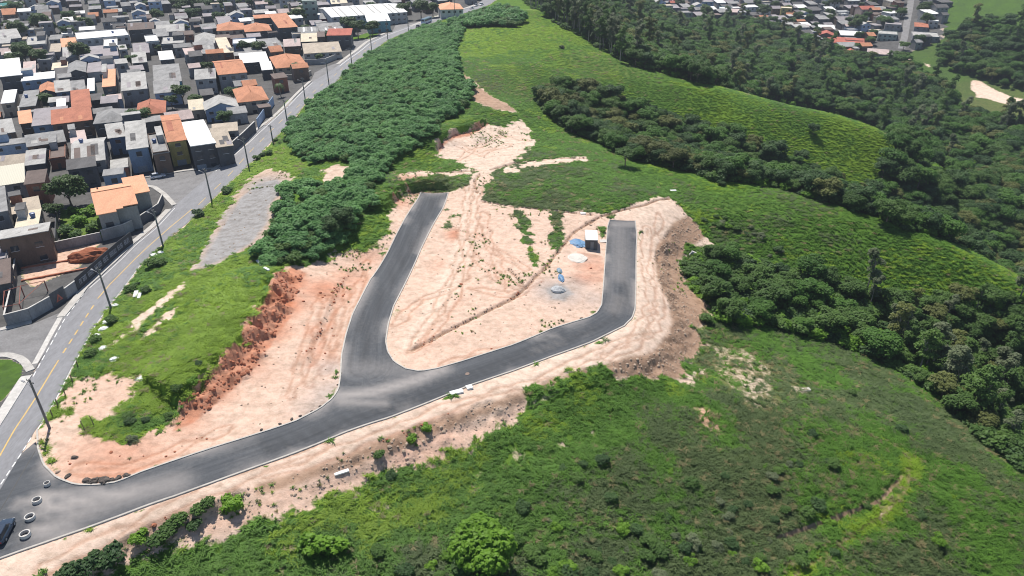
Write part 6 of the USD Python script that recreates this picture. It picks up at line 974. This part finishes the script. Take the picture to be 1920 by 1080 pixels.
# the far quarter at top right
RH = [((1551,79),(1620,83),(1553,72),4,'shed','red','pale','long low red roof at the lower edge of the far right quarter'), ((1553,98),(1582,98),(1553,89),4,'gx','red','beige','left of the two small red roofs below the long low red roof'), ((1582,100),(1606,98),(1582,89),4,'gy','red','beige','pointed red roof below the long low red roof'), ((1588,112),(1621,108),(1586,102),3.5,'shed','red','brown','bright red sloping roof nearest the forest in the far right quarter'), ((1535,66),(1563,67),(1537,58),6,'gy','red','brown','dark gabled hall with a red roof in the far right quarter'), ((1536,54),(1565,54),(1536,50),5,'shed','white','pale','white roof behind the dark gabled hall'), ((1577,66),(1616,65),(1577,61),4,'shed','white','dark','narrow white roof right of the dark gabled hall'), ((1585,76),(1618,76),(1588,68),4,'flat','pale','dark','dark house with a white edge above the long low red roof'), ((1647,64),(1682,62),(1647,56),4,'flat','pale','green','pale walled yard house with a green hedge beside the far street'), ((1626,100),(1665,98),(1626,91),3.5,'gx','pink','grey','row of pinkish roofs left of the sandy bend'), ((1474,27),(1488,27),(1474,16),5,'gx','orange','sky','small orange roofed house in the far right quarter'), ((1371,23),(1391,24),(1371,15),4.5,'shed','pink','brown','pink roofed house before the forest in the far right quarter'), ((1465,16),(1485,16),(1465,2),9,'flat','cream','yellow','yellowish block of flats in the far right quarter'), ((1350,17),(1370,16),(1350,9),6,'flat','white','teal','blue green house with a white roof edge in the far right quarter'), ((1742,40),(1760,40),(1742,24),5,'flat','white','pale','white cube house right of the far street'), ((1715,50),(1740,50),(1715,38),4,'shed','brick','grey','red brown roof right of the far street'), ((1712,68),(1760,68),(1714,56),4,'flat','pale','grey','wide pale terrace at the lower right end of the far street'), ((1660,46),(1690,44),(1660,36),5,'flat','mauve','grey','grey block left of the far street')]
for A, B, C, h, kind, rc, wc, lab in RH:
    a, u, v, w, d, z = frame_of(A, B, C, h); d = min(d, 1.15 * w); put_house('far_house' if 'hall' not in lab else 'far_hall', a, u, v, w, d, z, kind, rc, wc, lab, rich=False, cat='hall' if 'hall' in lab else 'house')
FS = spot([(1690,92),(1696,70),(1700,45),(1705,20),(1708,0)])[:, :2]; tag(ribbon(FS, -2.6, 2.6, None, .25, 6.0).build('far_street', ASPH_SIDE), kind='structure'); FOOT.append(LineString(FS).buffer(4.0)); FOOT.append(Polygon(spot([(1622,92),(1640,80),(1692,82),(1690,104),(1655,102)])[:, :2]).buffer(0))
LB2 = {'*': 'small plain house in the crowded far quarter at top right', 'orange': 'small orange roofed house in the crowded far quarter at top right', 'red': 'small red roofed house in the crowded far quarter at top right', 'white': 'small white roofed house in the crowded far quarter at top right', 'grey': 'small grey roofed house in the crowded far quarter at top right', 'pale': 'small pale roofed house in the crowded far quarter at top right'}
ROOF2 = ROOFS + [('red', 'pink', 'gx'), ('white', 'white', 'flat'), ('pale', 'white', 'shed')]
print('fill2', fill(TOWN2[0], .12, 'far_house', 'small houses of the far quarter', LB2, 5200, (8, 14.0), rf_, (3, 7.0), ROOF2, cap=190))
q = scatter(TOWN2[0], 17.0, rf_); q = q[np.array([not any(b.contains(Point(*p)) for b in FOOT) for p in q])]; grove(q, ['town0', 'broad1', 'broad0'], [.3, .4, .3], 'quarter_tree', 'dark tree among the roofs of the far quarter at top right', 'tree', 'trees among the roofs of the far quarter', (.8, 1.3), rf_, 120, 'quarter_greenery', None, 0, 6.0)

# ------------------------------------------------------------------ street furniture, vehicles and the building site's odds and ends
POLE = stained('pole_concrete', (.16, .155, .15), .85, .3, 1.5); METAL = stained('lamp_metal', (.25, .25, .26), .5, .2, 3, .4)
POLES = [((93,803),9.6,'street lamp pole nearest the camera at the roadside soil patch'),((208,578),9.4,'street lamp pole among the white roadside rubbish'),((306,462),9.4,'street lamp pole across the road from the peach roofed pair of houses'),((397,377),9.2,'street lamp pole opposite the mouth of the paved side street'),((466,312),9,'street lamp pole just above the grey gravel patch'),((512,268),6,'short leaning roadside pole by the first thicket shrubs'),((540,238),9.4,'street lamp pole at the lower left corner of the thicket'),((573,192),9.4,'street lamp pole across from the palm tree on the corner'),((617,160),10.4,'street lamp pole across from the brown orange corner house'),((660,124),8,'street lamp pole across from the low wide beige house'),((697,97),10,'street lamp pole at the second side street of the main road'),((727,74),10.5,'street lamp pole before the blue walled shed'),((766,60),8,'street lamp pole before the far street trees'),((853,37),11,'street lamp pole at the far end of the main road')]
for k, (px, h, lab) in enumerate(POLES):
    p = spot1(*px); a = spot1(px[0] - 4, px[1] + 5)[:2] - p[:2]; t = thing('street_lamp', lab, 'street lamp', p, -.5)
    MB().tube([(0, 0, -.4), (0, 0, h * .5), (0, 0, h)], [.22, .19, .15], 8).build('pole', POLE, t)
    MB().box(-.9, -.05, h - .55, .9, .05, h - .42).build('crossarm', POLE, t)
    MB().tube([(-.05, 0, h * .8), (-.8, 0, h * .8 + .6), (-2.0, 0, h * .8 + .75)], .045, 6).build('arm', METAL, t); MB().box(-2.6, -.13, h * .8 + .68, -1.9, .13, h * .8 + .82).build('lamp_head', METAL, t)
    for x in (-.8, 0, .8): MB().tube([(x, 0, h - .42), (x, 0, h - .2)], .05, 6).build('insulator', METAL, t)
WOOD = stained('weathered_wood', (.13, .10, .075), .95, .3, 3)
for px, lab in (((147,690),'top'), ((136,716),'second'), ((123,742),'third'), ((109,762),'fourth'), ((99,782),'lowest')):
    t = thing('fence_post', f'{lab} wooden post of the row between the main road and the dry soil patch', 'fence post', spot1(*px)); MB().tube([(0, 0, -.3), (.04, 0, 1.5)], [.09, .075], 6).build('post', WOOD, t)
for px, lab in (((160,808),'left'), ((177,798),'right')):
    t = thing('fence_post', f'{lab} one of two bare wooden stakes on the soil island by the road corner', 'fence post', spot1(*px)); MB().tube([(0, 0, -.3), (-.2, 0, 2.0)], [.07, .05], 6).build('post', WOOD, t)

def ring(px, ro, h, lab):
    p = spot1(*px); r = trimesh.creation.annulus(ro * .78, ro, h, sections=40); v = np.array(r.vertices); v[:, 2] += h / 2; t = thing('concrete_ring', lab, 'concrete ring', (p[0], p[1], float(base(p[0], p[1])) + .005), .3); mesh('ring', v, r.faces, CONC, P(t))
    MB().box(-ro * .5, -.07, 0, ro * .55, .07, .12).build('loose_block', CONC, t)
for px, ro, lab in (((90,911),.42,'smallest concrete pipe ring nearest the kerb of the soil island'), ((71,942),.6,'concrete pipe ring second from the kerb across the road mouth'), ((58,974),.64,'concrete pipe ring third from the kerb across the road mouth'), ((49,1006),.66,'concrete pipe ring nearest the dark car')): ring(px, ro, .5, lab)

CARM = {}
def paint(name, c): CARM[name] = CARM.get(name) or mat('car_paint_' + name, {'p': ('principled_bsdf', {'base_color': c, 'roughness': .28, 'metallic': .25, 'coat_weight': .8})}, [], 'p.BSDF'); return CARM[name]
TYRE = mat('tyre', {'p': ('principled_bsdf', {'base_color': (.02, .02, .02), 'roughness': .9})}, [], 'p.BSDF'); RIM = mat('rim', {'p': ('principled_bsdf', {'base_color': (.4, .4, .42), 'roughness': .35, 'metallic': .8})}, [], 'p.BSDF'); LAMP = mat('headlamp', {'p': ('principled_bsdf', {'base_color': (.75, .76, .78), 'roughness': .15})}, [], 'p.BSDF'); TAIL = mat('tail_lamp', {'p': ('principled_bsdf', {'base_color': (.35, .02, .02), 'roughness': .3})}, [], 'p.BSDF')
def loft(secs):
    """closed hull through cross sections, each a ring of the same number of points"""
    n = len(secs[0]); v = np.vstack(secs); f = [[i * n + j, i * n + (j + 1) % n, (i + 1) * n + (j + 1) % n, (i + 1) * n + j] for i in range(len(secs) - 1) for j in range(n)]; m = MB().add(v, f)
    for k, s in ((0, 1), (len(secs) - 1, -1)): m.poly(np.array(secs[k])[::s])
    return m
def car(p, rot, colour, lab, L=4.2, W=1.74, H=1.46, cat='car', name='parked_car', van=False):
    t = thing(name, lab, cat, p, rot); B = paint(*colour); hw = W / 2
    def sec(x, w, z0, z1): return [(x, -w, z0 + .12), (x, -w * .93, z0), (x, w * .93, z0), (x, w, z0 + .12), (x, w, z1 - .12), (x, w * .9, z1), (x, -w * .9, z1), (x, -w, z1 - .12)]
    bh = .88 if not van else 1.0
    loft([sec(-L / 2, hw * .82, .38, bh - .12), sec(-L / 2 + .15, hw * .93, .26, bh - .02), sec(-L * .3, hw, .2, bh + .02), sec(L * .12, hw, .2, bh), sec(L * .32, hw * .97, .2, bh - .08), sec(L / 2 - .12, hw * .88, .25, bh - .2), sec(L / 2, hw * .74, .34, bh - .3)]).build('body', B, t)
    def rf(x, w, z): return [(x, -w, bh - .02), (x, -w * .8, z), (x, w * .8, z), (x, w, bh - .02)]
    xs = ((-L * .46, .86, bh + .02), (-L * .34, .88, H - .04), (-L * .08, .89, H), (L * .06, .88, H - .05), (L * .22, .86, bh + .0)) if not van else ((-L * .49, .9, H - .06), (-L * .45, .92, H), (0, .92, H), (L * .22, .9, H - .05), (L * .38, .86, bh))
    loft([rf(x, hw * w, z) for x, w, z in xs]).build('window', GLASS, t)
    x0, x1 = xs[1][0] + .04, xs[3][0] - .04
    loft([[(x, -hw * .74, H - .03), (x, -hw * .68, H + .03), (x, hw * .68, H + .03), (x, hw * .74, H - .03)] for x in (x0, (x0 + x1) / 2, x1)]).build('roof', B, t)
    for sx in (-L * .31, L * .31):
        for s in (-1, 1):
            w_ = numbered(P(t) + '/wheel'); UsdGeom.Xform.Define(stage, w_)
            MB().tube([(sx, s * (hw - .2), .31), (sx, s * (hw + .01), .31)], .31, 16).build('tyre', TYRE, w_); MB().tube([(sx, s * (hw + .008), .31), (sx, s * (hw + .022), .31)], .19, 12).build('rim', RIM, w_)
    for s in (-1, 1):
        MB().box(L / 2 - .2, s * hw * .62 - .16, bh - .42, L / 2 - .02, s * hw * .62 + .16, bh - .27).build('headlight', LAMP, t); MB().box(-L / 2 - .02, s * hw * .66 - .13, bh - .38, -L / 2 + .1, s * hw * .66 + .13, bh - .18).build('tail_light', TAIL, t); MB().box(L * .14, s * (hw + .06) - .07, bh, L * .19, s * (hw + .06) + .07, bh + .13).build('mirror', B, t)
def heading(a, b): q = spot([a, b])[:, :2]; e = q[1] - q[0]; return math.atan2(e[1], e[0])
def rpos(px): q = spot1(*px); return (q[0], q[1], float(base(q[0], q[1])) + .01)
car(rpos((8,1003)), heading((-5,1025),(22,975)), ('navy', (.02, .035, .06)), 'dark blue car driving in beside the concrete rings', 4.3, 1.8, 1.48, name='car')
car(rpos((297,334)), heading((285,335),(310,330)), ('silver', (.62, .64, .68)), 'silver white car parked in the side street before the blue grey house')
car(rpos((784,52)), heading((770,58),(790,49)), ('black', (.02, .02, .022)), 'black car following the bus at the far end of the main road', name='car')
for k, (px, lab) in enumerate((((893,12),'white car left of the pair at the far end of the main road'), ((903,10),'white car at the far end of the main road'), ((885,17),'white car parked at the far roadside'))): car(rpos(px), heading((870,20),(905,8)), ('white', (.75, .75, .76)), lab, name='car')
t = thing('bus', 'pale blue bus in the shade of trees far along the main road', 'bus', rpos((800,44)), heading((790,48),(815,38))); BL = paint('pale_blue', (.32, .42, .52))
MB().box(-5, -1.25, .35, 5, 1.25, 3.1).build('body', BL, t)
for s in (-1, 1):
    for k in range(6): MB().box(-4.5 + k * 1.5, s * 1.25 - .03, 1.6, -3.2 + k * 1.5, s * 1.25 + .03, 2.6).build('window', GLASS, t)
    for x in (-3.2, 3.0): MB().tube([(x, s * 1.0, .5), (x, s * 1.27, .5)], .5, 14).build('wheel', TYRE, t)
MB().box(4.97, -1.1, 1.5, 5.03, 1.1, 2.8).build('windscreen', GLASS, t); MB().box(-5.03, -1.0, 1.7, -4.97, 1.0, 2.7).build('rear_window', GLASS, t)

# site shed
p = spot1(1109, 465); ro = -.06; t = thing('site_shed', 'small site shed with a white roof and a dark front beside the right road arm', 'shed', p + [0, 1.6, 0], ro); DK = stained('dark_panel', (.085, .088, .09), .6, .3, 3)
w, d, h = 2.9, 5.0, 2.55
MB().box(-w / 2, -d / 2, -.1, w / 2, d / 2, h).build('shed_body', DK, t); MB().hexa([(-w / 2 - .05, -d / 2 - .1, h + .005), (w / 2 + .05, -d / 2 - .1, h + .005), (w / 2 + .05, d / 2 + .1, h + .2), (-w / 2 - .05, d / 2 + .1, h + .2)], [(-w / 2 - .05, -d / 2 - .1, h + .1), (w / 2 + .05, -d / 2 - .1, h + .1), (w / 2 + .05, d / 2 + .1, h + .3), (-w / 2 - .05, d / 2 + .1, h + .3)]).build('roof', RC['white'], t)
MB().box(-.25, -d / 2 - .04, .05, .55, -d / 2 + .03, 2.1).build('door', stained('grey_door', (.16, .17, .18), .6, .2, 3), t)
for k in range(6): MB().box(-w / 2 + .15 + k * .48, -d / 2 - .025, .0, -w / 2 + .2 + k * .48, -d / 2 + .02, h - .05).build('panel_rib', DK, t)
TARP = stained('blue_tarpaulin', (.10, .22, .38), .5, .35, 1.2, .5); PALE = stained('pale_plastic', (.55, .62, .62), .5, .2, 1.2, .4)
mound((1082,456), 1.9, 2.6, .45, TARP, 'tarpaulin', 'crumpled blue tarpaulin lying left of the site shed', 'tarpaulin', 3, .5, .4); mound((1082,484), 2.3, 2.4, .25, SAND, 'sand_heap', 'low pale heap of mortar sand below the blue tarpaulin', 'sand heap', 5, .25)
mound((1046,544), 1.6, 1.3, .75, stained('grey_gravel', (.40, .41, .42), .95, .3, 3), 'gravel_heap', 'small grey gravel heap between the two road arms', 'gravel heap', 6, .3); mound((1052,522), .6, 1.7, .45, TARP, 'covered_stack', 'stack under blue plastic beside the site ditch', 'covered stack', 7, .4, .15); mound((1049,508), .6, 1.3, .5, stained('blue_grey_plastic', (.22, .30, .36), .5, .3, 2), 'covered_stack', 'blue grey plastic covered end behind the blue stack by the site ditch', 'covered stack', 8, .35, .15)
for px, e, lab in (((1058,527),1.2,'weedy clump'),): pass
def slab(px, w, d, h, rot, lab, m_=CONC, name='concrete_slab', cat='slab', tilt=0.0):
    p = spot1(*px); t = thing(name, lab, cat, p, rot); MB().hexa([(-w / 2, -d / 2, -.12), (w / 2, -d / 2, -.12), (w / 2, d / 2, -.12 + tilt), (-w / 2, d / 2, -.12 + tilt)], [(-w / 2, -d / 2, h), (w / 2, -d / 2, h), (w / 2, d / 2, h + tilt), (-w / 2, d / 2, h + tilt)]).build('slab', m_, t)
WHT = stained('white_board', (.74, .74, .72), .6, .12, 2)
slab((856,736), 2.3, 1.0, .25, .42, 'long white concrete slab on the sandy verge beside the lower road', WHT); slab((880,727), 1.1, 1.0, .3, .42, 'short white concrete block next to the long white slab on the verge', WHT); slab((640,884), 2.2, .9, .07, .45, 'white board lying on the brown bank below the lower road', WHT, 'white_board', 'board', .03); slab((255,553), .8, 2.0, .2, .25, 'left of two white boards dumped by the road edge', WHT, 'white_board', 'board', .3); slab((262,556), .6, 1.7, .2, .2, 'right of two white boards dumped by the road edge', WHT, 'white_board', 'board', .3); slab((1093,401), 1.4, .8, .3, .1, 'white block on the trench line above the site shed', WHT); slab((1130,452), 1.9, 1.5, .1, .05, 'pale concrete pad between the site shed and the right road arm', CONC)
slab((1262,358), 1.8, .7, .25, .1, 'small white block on the grass at the tip of the soil platform', WHT); slab((1509,731), 2.2, .9, .15, .2, 'pale stone on the grey green hillside', SAND, 'stone', 'stone'); slab((487,494), .6, 2.8, .25, .7, 'white rubbish strip at the edge of the grass above the red cut', WHT, 'white_rubbish', 'rubbish', .1); slab((500,505), .5, 1.6, .2, .9, 'small white rubbish end below the white rubbish strip', WHT, 'white_rubbish', 'rubbish', .1)
for k, (px, lab) in enumerate((((216,573),'white rubbish at the foot of the second lamp pole'), ((200,604),'white bag below the second lamp pole'), ((194,617),'long white bag halfway down the roadside weeds'), ((184,629),'round white bag among the roadside weeds'), ((193,653),'white bag nearest the dry soil patch'), ((290,478),'white rubbish pile by the third lamp pole'), ((302,474),'small white rubbish beside the third lamp pole'), ((214,674),'pale stone on the grass above the dry soil patch'), ((265,710),'pale stones right of the dry soil patch'))): mound(px, .75, .5 + .2 * (k % 3), .35, WHT, 'white_rubbish' if 'stone' not in lab else 'stone', lab, 'rubbish' if 'stone' not in lab else 'stone', 20 + k, .5, k)
# drain outlet at the foot of the fill slope
p = spot1(1306, 484); t = thing('drain_outlet', 'concrete drain outlet with a dark mouth at the foot of the fill slope', 'drain', p, -.9); MB().box(-1.7, -.3, -.6, 1.7, .1, 1.5).build('headwall', CONC, t); MB().box(-1.0, -.36, -.1, 1.0, -.29, .95).build('mouth', DK, t)
for s in (-1, 1): MB().hexa([(s * 1.5 - .12, -2.6, -.8), (s * 1.5 + .12, -2.6, -.8), (s * 1.5 + .12, -.31, -.6), (s * 1.5 - .12, -.31, -.6)], [(s * 1.5 - .12, -2.6, .2), (s * 1.5 + .12, -2.6, .2), (s * 1.5 + .12, -.31, 1.4), (s * 1.5 - .12, -.31, 1.4)]).build('wing_wall', CONC, t)
MB().box(-1.35, -2.6, -.5, 1.35, -.31, -.05).build('apron', CONC, t)
p = rpos((876,702)); t = thing('manhole_cover', 'round manhole cover in the fresh asphalt of the lower road', 'manhole cover', p); MB().tube([(0, 0, -.02), (0, 0, .008)], .42, 20).build('cover', stained('rusty_iron', (.22, .16, .13), .7, .3, 4), t)
# stones and clods along the kerbs
CLOD = stained('earth_clod', (.10, .085, .075), .95, .3, 2); rc_ = np.random.default_rng(12)
for k, (px, r) in enumerate((((140,858),.55),((127,893),.5),((163,902),.7),((178,902),.8),((195,902),.9),((206,901),.6),((222,897),.6),((238,892),.6),((600,762),.3),((585,772),.35),((563,780),.3),((547,786),.35),((525,795),.3),((490,806),.3),((733,669),.3),((1090,597),.35),((640,700),.25),((634,722),.3))):
    mound(px, r, r * .7, r * .55, CLOD, 'earth_clod', 'dark clod of earth lying along the kerb of the new road', 'clod', 60 + k, .5, k * 1.3).GetPrim().SetCustomDataByKey('group', 'earth clods along the kerbs')
